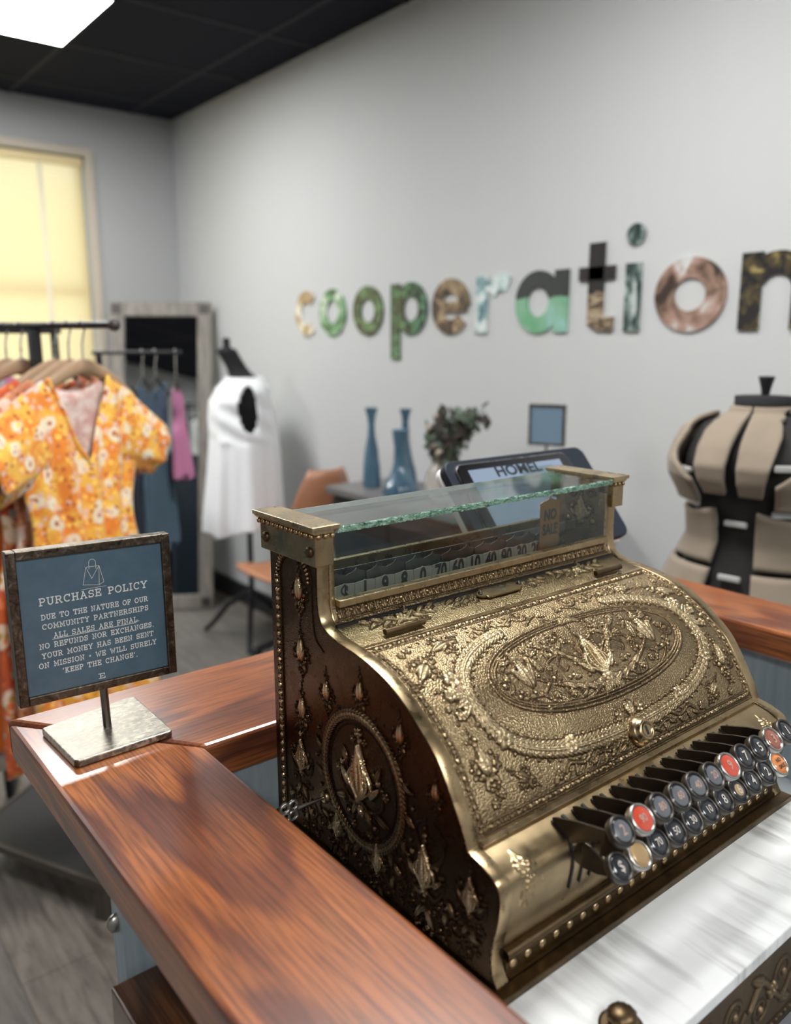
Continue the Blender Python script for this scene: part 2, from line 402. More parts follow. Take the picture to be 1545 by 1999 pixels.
LM = [letter_mat('letter_print_cream', [(.35, wh), (.48, cream), (.60, tan)], 14),
      letter_mat('letter_print_green_white', [(.40, dkg), (.50, (.10,.30,.16)), (.62, (.60,.68,.66))], 12),
      letter_mat('letter_print_green', [(.38, blk), (.52, dkg), (.66, (.16,.30,.16))], 20),
      letter_mat('letter_print_foliage', [(.38, blk), (.52, (.05,.11,.07)), (.68, (.16,.40,.22))], 34),
      letter_mat('letter_print_brown', [(.36, blk), (.50, (.16,.11,.06)), (.64, (.55,.42,.25))], 13),
      letter_mat('letter_print_pale_blue', [(.38, (.12,.20,.24)), (.50, pb), (.60, wh)], 22),
      letter_mat('letter_print_hill', [(.35, (.16,.42,.22)), (.52, (.26,.50,.34)), (.70, (.35,.62,.58))], 9, split=(1.592, (.05,.055,.05))),
      letter_mat('letter_print_dark_cream', [(.40, (.09,.07,.05)), (.52, (.34,.25,.16)), (.64, (.62,.52,.38))], 15, (1,1,3), split=(1.600, (.04,.036,.034))),
      letter_mat('letter_print_grey_stripe', [(.42, (.035,.06,.055)), (.52, (.20,.27,.25)), (.60, (.62,.68,.66))], 26, (1,1,.5)),
      letter_mat('letter_print_pink_room', [(.36, (.07,.05,.04)), (.48, (.34,.22,.16)), (.58, pink), (.70, wh)], 11),
      letter_mat('letter_print_dark_leaf', [(.48, (.03,.028,.027)), (.60, (.10,.08,.04)), (.72, (.42,.33,.13))], 24)]
sy = lambda y0, y1: -y0  # (s = -Y)
def put(name, mb, i, label):
    tag(mb.build(name, LM[i]), label, 'letter', 'letters of the wall word')
def ring_letter(cy, wd, mb, a0=0, a1=2*PI, th=.055, R=None):
    r1 = XH/2+.003; ring_part(mb, -cy, ZB+XH/2, r1-th*.98, r1, a0, a1, 48, wd/(2*r1))
m_ = MB(); ring_letter(3.262, .19, m_, math.radians(48), math.radians(312), .052); put('letter_c', m_, 0, 'cream and tan mirrored letter c, first letter of the wall word')
m_ = MB(); ring_letter(3.055, .205, m_); put('letter_o', m_, 1, 'green and white patterned letter o right after the first c on the wall')
m_ = MB(); ring_letter(2.795, .207, m_); put('letter_o', m_, 2, 'dark green letter o just before the letter p on the wall')
m_ = MB(); ring_letter(2.515, .195, m_); bar(m_, -2.640, -2.585, ZB-.098, ZB+XH); put('letter_p', m_, 3, 'green foliage patterned letter p with descender on the wall')
m_ = MB(); ring_letter(2.287, .205, m_, 0, math.radians(322)); bar(m_, -2.375, -2.20, ZB+XH/2-.022, ZB+XH/2+.018); put('letter_e', m_, 4, 'black and brown letter e on the wall')
m_ = MB(); bar(m_, -2.150, -2.098, ZB, ZB+XH); ring_part(m_, -2.028, ZB+XH-.098, .047, .101, math.radians(58), math.radians(150), 20, .80); put('letter_r', m_, 5, 'pale blue and white letter r on the wall')
m_ = MB(); ring_letter(1.862, .200, m_); bar(m_, -1.792, -1.736, ZB, ZB+XH); put('letter_a', m_, 6, 'letter a, dark above and bright green below, on the wall')
m_ = MB(); bar(m_, -1.658, -1.600, ZB+.02, 1.745); bar(m_, -1.696, -1.560, 1.634, 1.675); ring_part(m_, -1.607, ZB+.052, .0, .051, PI, 1.5*PI, 12); bar(m_, -1.607, -1.560, ZB+.001, ZB+.045); put('letter_t', m_, 7, 'letter t, black above and cream brown below, on the wall')
m_ = MB(); bar(m_, -1.522, -1.468, ZB, ZB+XH); ring_part(m_, -1.493, 1.756, .0, .031, 0, 2*PI, 30); put('letter_i', m_, 8, 'grey striped letter i with round dot on the wall')
m_ = MB(); ring_letter(1.308, .221, m_, th=.057); put('letter_o', m_, 9, 'large pink and brown letter o between i and n on the wall')
m_ = MB(); bar(m_, -1.160, -1.103, ZB, ZB+XH); ring_part(m_, -1.062, ZB+XH-.098, .041, .098, 0, PI*.86, 24, .98); bar(m_, -1.022, -.966, ZB, ZB+XH-.09); put('letter_n', m_, 10, 'black and gold letter n cut off by the right edge, last on the wall')

# ------------------------------------------------------------------ counter: rails, panels, lower worktop
ZR = 1.067
CT = thing('service_counter', 'red-brown oak service counter with raised rails around the cash register', 'counter', None, (.6, .3, 0))
TH = .0405
def mitre(poly, name, m, bev=.004):
    return MB().prism(poly, ZR-TH, ZR, 2).build(name, m, CT, bevel=bev)
mitre([(.176,-.6), (.3105,-.6), (.3105,.6825), (.176,.853)], 'left_rail', WOOD_Y)
mitre([(.3108,.6828), (1.055,.6828), (1.18,.863), (.1763,.8633)], 'back_rail', WOOD_X)
mitre([(1.0553,-.6), (1.18,-.6), (1.18,.8628), (1.0553,.6828)], 'right_rail', WOOD_Y)
for nm, bx in (('corner_post', (.193,.33,.600,.625,.70,ZR-TH)), ('side_panel', (1.075,1.16,-.58,.84,0,ZR-TH)), ('back_panel', (.34,1.075,.690,.71,0,ZR-TH)), ('lower_side_panel', (.215,.225,-.58,.60,0,.884))):
    MB().box(*bx).build(nm, BLUEGREY, CT)
MB().box(.2255, 1.0745, -.58, .689, .80, .855).build('worktop', GREYTOP, CT, bevel=.003)
MB().box(.176, .318, -.6, .590, .885, .937).build('ledge', WOOD_D, CT, bevel=.002)
b = MB(); b.ball((.1925, .612, .975), .009, 12, (1,.6,1)); b.build('screw', NICKEL_L, CT)

# ------------------------------------------------------------------ relief engine
class Relief:
    def __init__(s, w, h, res=.00042):
        s.w, s.h, s.res = w, h, res; s.nx = int(w/res)+1; s.ny = int(h/res)+1; s.A = np.zeros((s.ny, s.nx), np.float32)
    def win(s, u, v, r):
        i0 = max(int((u-r)/s.res), 0); i1 = min(int((u+r)/s.res)+2, s.nx); j0 = max(int((v-r)/s.res), 0); j1 = min(int((v+r)/s.res)+2, s.ny)
        if i0 >= i1 or j0 >= j1: return None
        X, Y = np.meshgrid(np.arange(i0, i1)*s.res-u, np.arange(j0, j1)*s.res-v); return slice(j0, j1), slice(i0, i1), X, Y
    def bead(s, u, v, r, h=None):
        h = r*.8 if h is None else h; q = s.win(u, v, r)
        if q is None: return
        a, b, X, Y = q; d = 1-(X*X+Y*Y)/(r*r); s.A[a, b] = np.maximum(s.A[a, b], h*np.sqrt(np.clip(d, 0, 1)))
    def petal(s, u, v, a_, b_, ang, h, crease=.3):
        q = s.win(u, v, max(a_, b_)*1.05)
        if q is None: return
        a, b, X, Y = q; c, sn = math.cos(ang), math.sin(ang); x = X*c+Y*sn; y = -X*sn+Y*c
        tap = 1-.45*np.clip(x/a_, -1, 1)
        d = 1-(x/a_)**2-(y/(b_*tap))**2
        val = h*np.sqrt(np.clip(d, 0, 1))*(1-crease*np.exp(-(y/(.22*b_))**2))
        s.A[a, b] = np.maximum(s.A[a, b], val)
    def stroke(s, pts, r0, r1=None, h=None, smooth=True):
        r1 = r0 if r1 is None else r1
        P = np.array(catmull(pts, 10) if smooth and len(pts) > 2 else pts); L = np.r_[0, np.cumsum(np.hypot(*np.diff(P, axis=0).T))]
        n = max(int(L[-1]/(min(r0, r1)*.45)), 2)
        for k in range(n+1):
            l = L[-1]*k/n; u = np.interp(l, L, P[:, 0]); v = np.interp(l, L, P[:, 1]); r = r0+(r1-r0)*k/n
            s.bead(u, v, r, (h if h else r*.8))
    def scroll(s, u, v, R, a0=0, turns=1.3, d=1, r=.0012, bead=True):
        n = 26; pts = [(u+R*(1-.78*i/n)*math.cos(a0+d*2*PI*turns*i/n), v+R*(1-.78*i/n)*math.sin(a0+d*2*PI*turns*i/n)) for i in range(n+1)]
        s.stroke(pts, r, r*.7, smooth=False)
        if bead: s.bead(u, v, R*.26, R*.24)
    def chain(s, pts, r, gap=2.1, r1=None):
        P = np.array(catmull(pts, 8) if len(pts) > 2 else pts); L = np.r_[0, np.cumsum(np.hypot(*np.diff(P, axis=0).T))]
        l = 0
        while l <= L[-1]:
            rr = r+((r1 or r)-r)*l/L[-1]; s.bead(np.interp(l, L, P[:, 0]), np.interp(l, L, P[:, 1]), rr); l += rr*gap
    def floret(s, u, v, r, n=5, ang=0):
        for k in range(n):
            a = ang+2*PI*k/n; s.bead(u+r*.62*math.cos(a), v+r*.62*math.sin(a), r*.42, r*.40)
        s.bead(u, v, r*.34, r*.55)
    def pendant(s, u, v, sz, ang=0):
        # small hanging bud: bead chain on top, ribbed bud, two curls, bead clusters under it (points along +v before rotation)
        c, sn = math.cos(ang), math.sin(ang); T = lambda x, y: (u+sz*(x*c-y*sn), v+sz*(x*sn+y*c)); A2 = ang+PI/2
        for y, r in ((-.56, .020), (-.50, .024), (-.43, .030)): s.bead(*T(0, y), r*sz)
        s.bead(*T(-.05, -.36), .034*sz); s.bead(*T(.05, -.36), .034*sz); s.bead(*T(0, -.30), .040*sz)
        s.petal(*T(0, -.06), .24*sz, .095*sz, A2+PI, .075*sz, .5)
        s.petal(*T(-.075, .02), .15*sz, .045*sz, A2+PI-.35, .05*sz, .2); s.petal(*T(.075, .02), .15*sz, .045*sz, A2+PI+.35, .05*sz, .2)
        for sg in (-1, 1):
            s.stroke([T(sg*.03, .20), T(sg*.17, .17), T(sg*.25, .05), T(sg*.22, -.07)], .026*sz, .014*sz)
            s.bead(*T(sg*.20, -.10), .035*sz); s.bead(*T(sg*.175, .06), .045*sz); s.bead(*T(sg*.12, .15), .045*sz); s.bead(*T(sg*.27, .0), .03*sz)
            s.bead(*T(sg*.26, .12), .034*sz)
            s.petal(*T(sg*.10, .27), .09*sz, .035*sz, A2-sg*.7, .04*sz)
        s.bead(*T(0, .24), .045*sz)
        for x, y in ((-.06, .38), (.06, .38), (0, .46), (0, .33), (-.11, .33), (.11, .33)): s.bead(*T(x, y), .036*sz)
        s.bead(*T(0, .55), .022*sz)
    def leafrope(s, pts, sz, step=.55, berries=True, h=.0017):
        P = np.array(pts); L = np.r_[0, np.cumsum(np.hypot(*np.diff(P, axis=0).T))]; l = 0; k = 0
        while l < L[-1]:
            u = np.interp(l, L, P[:, 0]); v = np.interp(l, L, P[:, 1]); e = min(l+sz*.2, L[-1])
            a = math.atan2(np.interp(e, L, P[:, 1])-v, np.interp(e, L, P[:, 0])-u) if e > l else 0
            for da, off in ((.55, .34), (-.55, -.34), (0, 0)):
                s.petal(u-math.sin(a)*off*sz, v+math.cos(a)*off*sz, sz*.52, sz*.20, a+da, h*(1.25 if off == 0 else 1))
            if berries and k % 2 == 0:
                for sg in (-1, 1): s.bead(u-math.sin(a)*sg*sz*.72, v+math.cos(a)*sg*sz*.72, sz*.13, sz*.14)
            l += sz*step; k += 1
    def beadreel(s, p0, p1, wd, pitch):
        # border of long beads and reels between two thin fillets
        p0 = np.array(p0, float); p1 = np.array(p1, float); d = p1-p0; L = np.hypot(*d); d /= L; nrm = np.array((-d[1], d[0]))
        for sg in (-1, 1): s.stroke([tuple(p0+nrm*wd*.5*sg), tuple(p1+nrm*wd*.5*sg)], wd*.09, h=wd*.16, smooth=False)
        n = max(int(L/pitch), 1)
        for k in range(n):
            c = p0+d*(k+.5)*L/n; s.petal(c[0], c[1], pitch*.34, wd*.30, math.atan2(d[1], d[0]), wd*.34, 0)
            for q in (.40, .50, .60):
                e = p0+d*(k+.5+q)*L/n; s.stroke([tuple(e-nrm*wd*.24), tuple(e+nrm*wd*.24)], wd*.055, h=wd*.22, smooth=False)
    def shell(s, u, v, R, ang, n=7, spread=1.1):
        T = lambda l, w: (u+math.cos(ang)*l-math.sin(ang)*w, v+math.sin(ang)*l+math.cos(ang)*w)
        for sg in (-1, 1):
            for k, (bw, tp) in enumerate(((.30, .78), (.20, .92), (.09, 1.0))):
                s.stroke([T(0, 0), T(R*.22, sg*R*bw*.9), T(R*.50*tp, sg*R*bw), T(R*.80*tp, sg*R*bw*.45), T(R*tp, sg*R*.02*(2-k))], R*.034, R*.016, h=R*(.06+.02*k))
            for k in range(10):
                q = .20+.062*k; s.bead(*T(R*q, sg*R*(.145-.10*abs(q-.45)**1.2)), R*.024, R*.08)
            s.petal(*T(R*.28, sg*R*.40), R*.22, R*.065, ang+sg*.75, R*.07, .2); s.bead(*T(R*.50, sg*R*.50), R*.06); s.bead(*T(R*.62, sg*R*.40), R*.045); s.bead(*T(R*.42, sg*R*.60), R*.04)
        s.petal(*T(R*.52, 0), R*.50, R*.055, ang, R*.15, .2)
        for k in range(3): s.bead(*T(R*(1.06+.09*k), 0), R*(.055-.012*k))

def relief_object(name, R, fn, m, parent, gain=1.0, hmax=.0022):
    """fn(U,V,H) -> X,Y,Z arrays; adds the 'wear' attribute from the height"""
    A = R.A*gain; ny, nx = A.shape
    U, V = np.meshgrid(np.linspace(0, R.w, nx), np.linspace(0, R.h, ny))
    X, Y, Z = fn(U, V, A)
    co = np.stack([X, Y, Z], -1).reshape(-1, 3).astype(np.float32)
    idx = np.arange(ny*nx, dtype=np.int32).reshape(ny, nx)
    q = np.stack([idx[:-1, :-1], idx[:-1, 1:], idx[1:, 1:], idx[1:, :-1]], -1).reshape(-1, 4)
    me = bpy.data.meshes.new(name); me.vertices.add(len(co)); me.vertices.foreach_set('co', co.ravel())
    me.loops.add(q.size); me.loops.foreach_set('vertex_index', q.ravel())
    me.polygons.add(len(q)); me.polygons.foreach_set('loop_start', np.arange(0, q.size, 4, dtype=np.int32)); me.polygons.foreach_set('loop_total', np.full(len(q), 4, np.int32))
    me.polygons.foreach_set('use_smooth', np.ones(len(q), bool)); me.update(calc_edges=True)
    at = me.attributes.new('wear', 'FLOAT', 'POINT')
    # blurred height gives grime in the crevices round the ornament
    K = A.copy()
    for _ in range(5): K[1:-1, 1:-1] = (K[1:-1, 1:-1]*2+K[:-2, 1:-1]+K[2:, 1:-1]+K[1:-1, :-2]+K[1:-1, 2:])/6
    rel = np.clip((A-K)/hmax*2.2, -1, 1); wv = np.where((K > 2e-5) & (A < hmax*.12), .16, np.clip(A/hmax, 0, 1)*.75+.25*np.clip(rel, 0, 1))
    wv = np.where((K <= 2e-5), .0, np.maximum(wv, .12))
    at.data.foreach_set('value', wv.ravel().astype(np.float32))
    return link(name, me, m, parent)
def arcfun(P):
    P = np.array(P); L = np.r_[0, np.cumsum(np.hypot(*np.diff(P, axis=0).T))]
    def f(l):
        y = np.interp(l, L, P[:, 0]); z = np.interp(l, L, P[:, 1]); e = .002
        dy = np.interp(l+e, L, P[:, 0])-np.interp(l-e, L, P[:, 0]); dz = np.interp(l+e, L, P[:, 1])-np.interp(l-e, L, P[:, 1])
        n = np.hypot(dy, dz)+1e-12; return y, z, dz/n, -dy/n      # outward normal (away from the body)
    return f, L[-1]

# ------------------------------------------------------------------ cash register
XL, XR, YB, ZBASE = .382, .814, .667, .980
REG = thing('cash_register', 'antique brass cash register with embossed scrollwork, glass top and round keys', 'cash register', None, ((XL+XR)/2, .5, .858))
prof_low = [(.3560,.9805),(.3612,.989),(.3628,1.000),(.3618,1.013),(.3588,1.027),(.3562,1.042),(.3562,1.0575),(.3612,1.0668),(.3732,1.0722),(.3895,1.0762)]
prof_lid = [(.3895,1.0762),(.3965,1.0924),(.4058,1.1083),(.417,1.1262),(.4283,1.1405),(.4459,1.1553),(.4622,1.167),(.4851,1.179),(.505,1.1855),(.5269,1.190),(.5471,1.1925)]
prof_up = [(.5471,1.1925),(.5590,1.1937),(.5706,1.1965),(.5790,1.2010),(.5840,1.2080),(.5862,1.2180),(.5868,1.2300),(.5868,1.272)]
PL, PLi, PU = catmull(prof_low, 7), catmull(prof_lid, 7), catmull(prof_up, 7)
full = [tuple(p) for p in PL] + [tuple(p) for p in PLi[1:]] + [tuple(p) for p in PU[1:]]
poly = full + [(YB, 1.272), (YB, ZBASE)]
for s0, s1 in ((XL+.0008, XL+.0135), (XR-.0135, XR)):
    MB().prism(poly, s0, s1, 0, True).build('side_frame', B_RIM, REG, bevel=.0016)
# wider column fronts above the shoulder
upoly = [(p[0], p[1]) for p in PU[20:]] + [(.655, 1.272), (.655, PU[20][1])]
for s0, s1 in ((XL+.0136, XL+.0195), (XR-.0195, XR-.0136)):
    MB().prism(upoly, s0, s1, 0, True).build('column', B_RIM, REG, bevel=.0006)
# back and hidden inner shell
b = MB(); b.box(XL+.0136, XR-.0136, YB-.012, YB-.002, ZBASE, 1.232); b.build('back_panel', B_GOLD, REG, bevel=.001)
b = MB(); b.prism([(.372, .982), (.372, 1.05), (.40, 1.066), (.44, 1.120), (.50, 1.165), (.575, 1.180), (.575, 1.200), (.654, 1.200), (.654, .982)], XL+.0137, XR-.0137, 0); b.build('inner_case', BLACKM, REG)

# left embossed side panel: u from back to front, v downwards
ZT = 1.270
FY = np.array([p[0] for p in full]); FZ = np.array([p[1] for p in full])
o_ = np.argsort(FZ, kind='stable')
def yfront(z):
    zz = np.maximum.accumulate(FZ); return np.interp(z, zz+np.arange(len(zz))*1e-9, FY)
R = Relief(.311, ZT-ZBASE, .00045)
U = lambda y: YB-y
V = lambda z: ZT-z
# beaded border up the back edge, arched over at the top
R.beadreel((U(.6535), V(.985)), (U(.6535), V(1.232)), .0085, .0088)
n = 22; c0 = (U(.626), V(1.234))
for k in range(n):
    a = PI+PI*k/n*.98; a2 = PI+PI*(k+1)/n*.98
    p = lambda a_, r: (c0[0]+r*math.cos(a_), c0[1]+r*1.0*math.sin(a_))
    R.petal(*p((a+a2)/2, .0275), .0017, .0032, (a+a2)/2+PI/2, .0022, 0)
    for r in (.0235, .0315): R.stroke([p(a, r), p(a2, r)], .0006, h=.0011, smooth=False)
R.stroke([(U(.5952), V(1.235)), (U(.5945), V(1.205)), (U(.5905), V(1.187)), (U(.578), V(1.178))], .0008, h=.0008)
for y, z, sz in ((.6165,1.226,.062), (.6155,1.166,.062), (.6155,1.108,.060), (.574,1.140,.054), (.523,1.157,.052), (.469,1.139,.050), (.4255,1.108,.046)):
    R.pendant(U(y), V(z), sz*.82, -.04)
# oval medallion with leaf rope and shell
cx, cz, ea, eb = U(.522), V(1.076), .056, .060
pts = [(cx+ea*math.cos(a), cz+eb*math.sin(a)) for a in np.linspace(0, 2*PI, 90)]
R.leafrope(pts, .0088, .5, False, .0020)
R.chain([(cx+(ea-.0085)*math.cos(a), cz+(eb-.0085)*math.sin(a)) for a in np.linspace(0, 2*PI, 60)], .0008, 2.6)
R.shell(cx-.002, cz+.018, .052, -PI/2, 7, .75)
R.floret(cx-.004, cz-.044, .0055); R.floret(cx-.012, cz-.036, .004); R.floret(cx+.004, cz-.038, .004)
for sg in (-1, 1):
    R.stroke([(cx, cz+.020), (cx+sg*.014, cz+.024), (cx+sg*.030, cz+.012), (cx+sg*.026, cz-.006), (cx+sg*.017, cz-.004)], .0021, .0011)
    R.petal(cx+sg*.024, cz-.016, .009, .0034, -PI/2+sg*.4, .0022); R.petal(cx+sg*.030, cz+.026, .010, .004, sg*.3+(PI if sg < 0 else 0), .0022)
    R.scroll(cx+sg*.019, cz+.036, .009, PI/2, 1.2, sg, .0014); R.floret(cx+sg*.034, cz+.0, .0045); R.floret(cx+sg*.012, cz+.046, .0042)
    R.petal(cx+sg*.010, cz+.030, .010, .0035, PI/2-sg*.5, .0024)
R.floret(cx, cz+.028, .006, 6); R.bead(cx, cz+.028, .0032, .0042)
# small flourish at the back edge, and the heavy lower cartouches
def flourish(u, v, s_, flip=1):
    R.shell(u, v, .034*s_, -PI/2, 5, .5)
    for sg in (-1, 1):
        R.stroke([(u, v), (u+sg*.012*s_, v+.003*s_), (u+sg*.020*s_, v-.010*s_), (u+sg*.013*s_, v-.019*s_)], .0018*s_, .0009*s_)
        R.scroll(u+sg*.012*s_, v+.012*s_, .007*s_, 0, 1.1, sg, .0011*s_); R.bead(u+sg*.013*s_, v-.022*s_, .0024*s_); R.bead(u+sg*.019*s_, v-.018*s_, .0018*s_)
        R.petal(u+sg*.006*s_, v+.022*s_, .009*s_, .003*s_, PI/2-sg*.5, .0022*s_)
        for k in range(3): R.bead(u+sg*(.004+.004*k)*s_, v+(.030+.003*k)*s_, .0020*s_)
    R.bead(u, v-.040*s_, .0022*s_); R.bead(u, v-.046*s_, .0016*s_); R.floret(u, v+.002*s_, .005*s_)
    R.chain([(u, v+.034*s_), (u+.001, v+.05*s_)], .0017*s_)
flourish(U(.619), V(1.045), .95); flourish(U(.560), V(1.003), .8); flourish(U(.500), V(1.000), .8); flourish(U(.438), V(1.020), 1.15); flourish(U(.3855), V(1.030), .85)
R.scroll(U(.619), V(1.083), .011, PI, 1.0, 1, .0011)
for sg in (-1, 1): R.stroke([(U(.432), V(1.040)), (U(.432)+sg*.012, V(1.052)), (U(.432)+sg*.017, V(1.070)), (U(.432)+sg*.004, V(1.082))], .0022, .0009)
for k in range(16):
    y = .385+.0165*k; z = .996+.010*math.sin(k*1.7); sg = 1 if k % 2 else -1
    R.scroll(U(y), V(z), .0075, k, 1.2, sg, .0014); R.stroke([(U(y), V(z+.008)), (U(y)+.006*sg, V(z+.015)), (U(y)+.002*sg, V(z+.023))], .0016, .0008); R.petal(U(y)-.005*sg, V(z+.013), .0075, .0026, k*.8, .0022)
for k in range(10):
    a = -.3+k*.40; R.petal(cx+(ea+.010)*math.cos(a), cz+(eb+.010)*math.sin(a), .0085, .0030, a+.6, .0020); R.bead(cx+(ea+.014)*math.cos(a+.2), cz+(eb+.013)*math.sin(a+.2), .0022)
for k in range(170):
    y = random.uniform(.38, .645); z = random.uniform(.984, 1.022); r = random.uniform(.0010, .0022); R.bead(U(y), V(z), r)
for k in range(26): R.bead(U(random.uniform(.372, .398)), V(random.uniform(.99, 1.055)), random.uniform(.0010, .0018))
for k in range(40):
    a = random.uniform(0, 2*PI); R.bead(cx+ea*1.12*math.cos(a)*random.uniform(.96, 1.1), cz+eb*1.12*math.sin(a)*random.uniform(.96, 1.08), random.uniform(.0009, .0017))
def side_fn(Ua, Va, H):
    Z = ZT-Va; yf = yfront(Z)+.0012; Yv = YB-Ua
    # last columns are drawn in to the curved front edge
    Yv = np.maximum(Yv, yf)
    inside = (YB-Ua) > yf+.002
    return XL+.0008-.0006-np.where(inside, H, 0), Yv, Z
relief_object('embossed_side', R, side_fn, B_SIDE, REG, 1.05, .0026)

# lid
fl, Llid = arcfun([tuple(p) for p in reversed(catmull([(.3901,1.0766),(.3965,1.0924),(.4058,1.1083),(.417,1.1262),(.4283,1.1405),(.4459,1.1553),(.4622,1.167),(.4851,1.179),(.5119,1.1868),(.5551,1.193)], 8))])
LU0, LV0 = .0125, .0185
LW = (XR-XL)-2*LU0-.0005; LH = Llid-LV0-.0015
R = Relief(LW, LH, .00042)
class Off:     # shift lid coordinates (origin at register's left side and hinge) onto the relief's own
    def __getattr__(s, k):
        f = getattr(R, k)
        def g(*a, **kw):
            a = list(a)
            if k in ('stroke', 'chain', 'leafrope'): a[0] = [(p[0]-LU0, p[1]-LV0) for p in a[0]]
            elif k == 'beadreel': a[0] = (a[0][0]-LU0, a[0][1]-LV0); a[1] = (a[1][0]-LU0, a[1][1]-LV0)
            else: a[0] -= LU0; a[1] -= LV0
            return f(*a, **kw)
        return g
Q = Off()
u0, u1, v0, v1 = .0185, .4135, .0255, .2065
Q.beadreel((u0, v0), (u1, v0), .0066, .0098); Q.beadreel((u0, v1), (u1, v1), .0062, .0074)
Q.beadreel((u0, v0), (u0, v1), .0058, .0070); Q.beadreel((u1, v0), (u1, v1), .0066, .0082)
CU = .2215
def sup(cx, cy, a, b, n=2.4, t0=0, t1=2*PI, k=120):
    out = []
    for t in np.linspace(t0, t1, k):
        c, s = math.cos(t), math.sin(t); out.append((cx+a*abs(c)**(2/n)*(1 if c > 0 else -1), cy+b*abs(s)**(2/n)*(1 if s > 0 else -1)))
    return out
for d, r in ((0, .0014), (.0034, .0007), (.0062, .0011)):
    Q.stroke(sup(.2255, .1085, .1345-d, .0468-d, 2.2, k=200), r, h=.0013, smooth=False)
Q.stroke([(.214,.0590), (.2055,.0555), (.2000,.0600), (.2050,.0660), (.2120,.0650)], .0017, .0011)
Q.stroke([(.214,.0590), (.224,.0600), (.232,.0640), (.242,.0620)], .0020, .0012); Q.scroll(.206, .060, .006, 0, 1.1, 1, .0013)
for a in range(5): Q.petal(.222+.004*a, .064+.001*a, .008, .0028, -.9+.35*a, .0020)
# wreath: leaf rope round the oval, open at the top centre
w1 = sup(CU, .1170, .1605, .0668, 2.5, -PI/2+.42, PI/2, 90); w2 = sup(CU, .1170, .1605, .0668, 2.5, 3*PI/2-.42, PI/2, 90)
Q.leafrope(w1, .0125, .46, True, .0026); Q.leafrope(w2, .0125, .46, True, .0026)
for (u, v) in ((.057,.088), (.384,.088), (.071,.150), (.370,.152), (.140,.176), (.303,.177)): Q.floret(u, v, .0085, 6)
for sg in (-1, 1):
    U_ = lambda d: CU+sg*d
    # corner sprays where the wreath turns
    for da in (-.9, -.3, .3, .9): Q.petal(U_(.168), .108+da*.010, .011, .0042, (PI if sg < 0 else 0)+da*.8*sg, .0028)
    Q.floret(U_(.176), .101, .0065, 6); Q.floret(U_(.178), .120, .0055); Q.bead(U_(.186), .112, .0028); Q.bead(U_(.184), .094, .0022)
    # top scrolls between wreath ends
    Q.scroll(U_(.036), .0385, .0105, 0 if sg > 0 else PI, 1.4, sg, .0013); Q.stroke([(U_(.046), .040), (U_(.060), .046), (U_(.072), .041), (U_(.088), .046)], .0017, .0010)
    for k in range(7): Q.bead(U_(.052+.008*k), .036+.004*math.sin(k*1.9), .0019); Q.petal(U_(.056+.008*k), .044+.003*math.cos(k), .005, .002, .5*sg+k, .0016)
    Q.stroke([(U_(.010), .050), (U_(.020), .046), (U_(.030), .050), (U_(.040), .056)], .0019, .0012); Q.floret(U_(.015), .047, .0045)
    # ribbons under the wreath
    Q.stroke([(U_(.012), .180), (U_(.035), .190), (U_(.055), .186), (U_(.072), .194), (U_(.090), .190), (U_(.098), .196)], .0026, .0014)
    Q.stroke([(U_(.014), .184), (U_(.030), .196), (U_(.050), .193), (U_(.062), .198)], .0018, .0010)
    for k in range(6): Q.petal(U_(.012+.004*k), .188-.0015*k, .011, .0026, PI/2-sg*(.15+.28*k), .0022)
    # inner ornament
    Q.stroke([(CU, .133), (U_(.022), .138), (U_(.052), .130), (U_(.075), .118), (U_(.090), .106)], .0024, .0012)
    Q.stroke([(CU, .131), (U_(.014), .122), (U_(.030), .104), (U_(.040), .090), (U_(.052), .090), (U_(.055), .099)], .0022, .0011)
    Q.stroke([(U_(.030), .134), (U_(.040), .143), (U_(.055), .143), (U_(.060), .134)], .0018, .0010)
    Q.scroll(U_(.048), .097, .0085, PI/2, 1.2, sg, .0012); Q.scroll(U_(.119), .1105, .0095, 0 if sg < 0 else PI, 1.3, -sg, .0013); Q.scroll(U_(.062), .119, .0075, PI, 1.3, sg, .0011)
    Q.scroll(U_(.026), .082, .0070, 0, 1.3, sg, .0011)
    Q.petal(U_(.090), .103, .017, .0065, -PI/2, .0034, .5); Q.petal(U_(.097), .106, .013, .004, -PI/2+sg*.5, .0026); Q.petal(U_(.083), .106, .013, .004, -PI/2-sg*.5, .0026)
    Q.floret(U_(.091), .088, .0048, 5); Q.bead(U_(.091), .080, .0019); Q.bead(U_(.091), .0755, .0014)
    for k in range(5): Q.bead(U_(.092+.0045*k), .124+.0035*(k % 2), .0023)
    for k in range(4): Q.bead(U_(.086-.003*k), .128+.003*k, .0020)
    for q in range(4): Q.petal(U_(.014+.012*q), .139-.001*q*q, .008, .003, -.5*sg+(PI if sg < 0 else 0), .0024); Q.bead(U_(.020+.012*q), .1275-.002*q, .0020)
    for q in range(5): Q.floret(U_(.012+.010*q), .092-.0045*q if q < 3 else .080+.004*q, .0036)
    for q in range(6): Q.petal(U_(.018+.0055*q), .118-.006*q, .0060, .0022, -PI/2+sg*.9, .0022)
    Q.petal(U_(.072), .100, .010, .0034, -PI/2+sg*.3, .0024); Q.bead(U_(.072), .089, .0022); Q.bead(U_(.066), .094, .0018)
    Q.bead(U_(.104), .098, .0024); Q.bead(U_(.110), .096, .0018); Q.bead(U_(.106), .120, .0024)
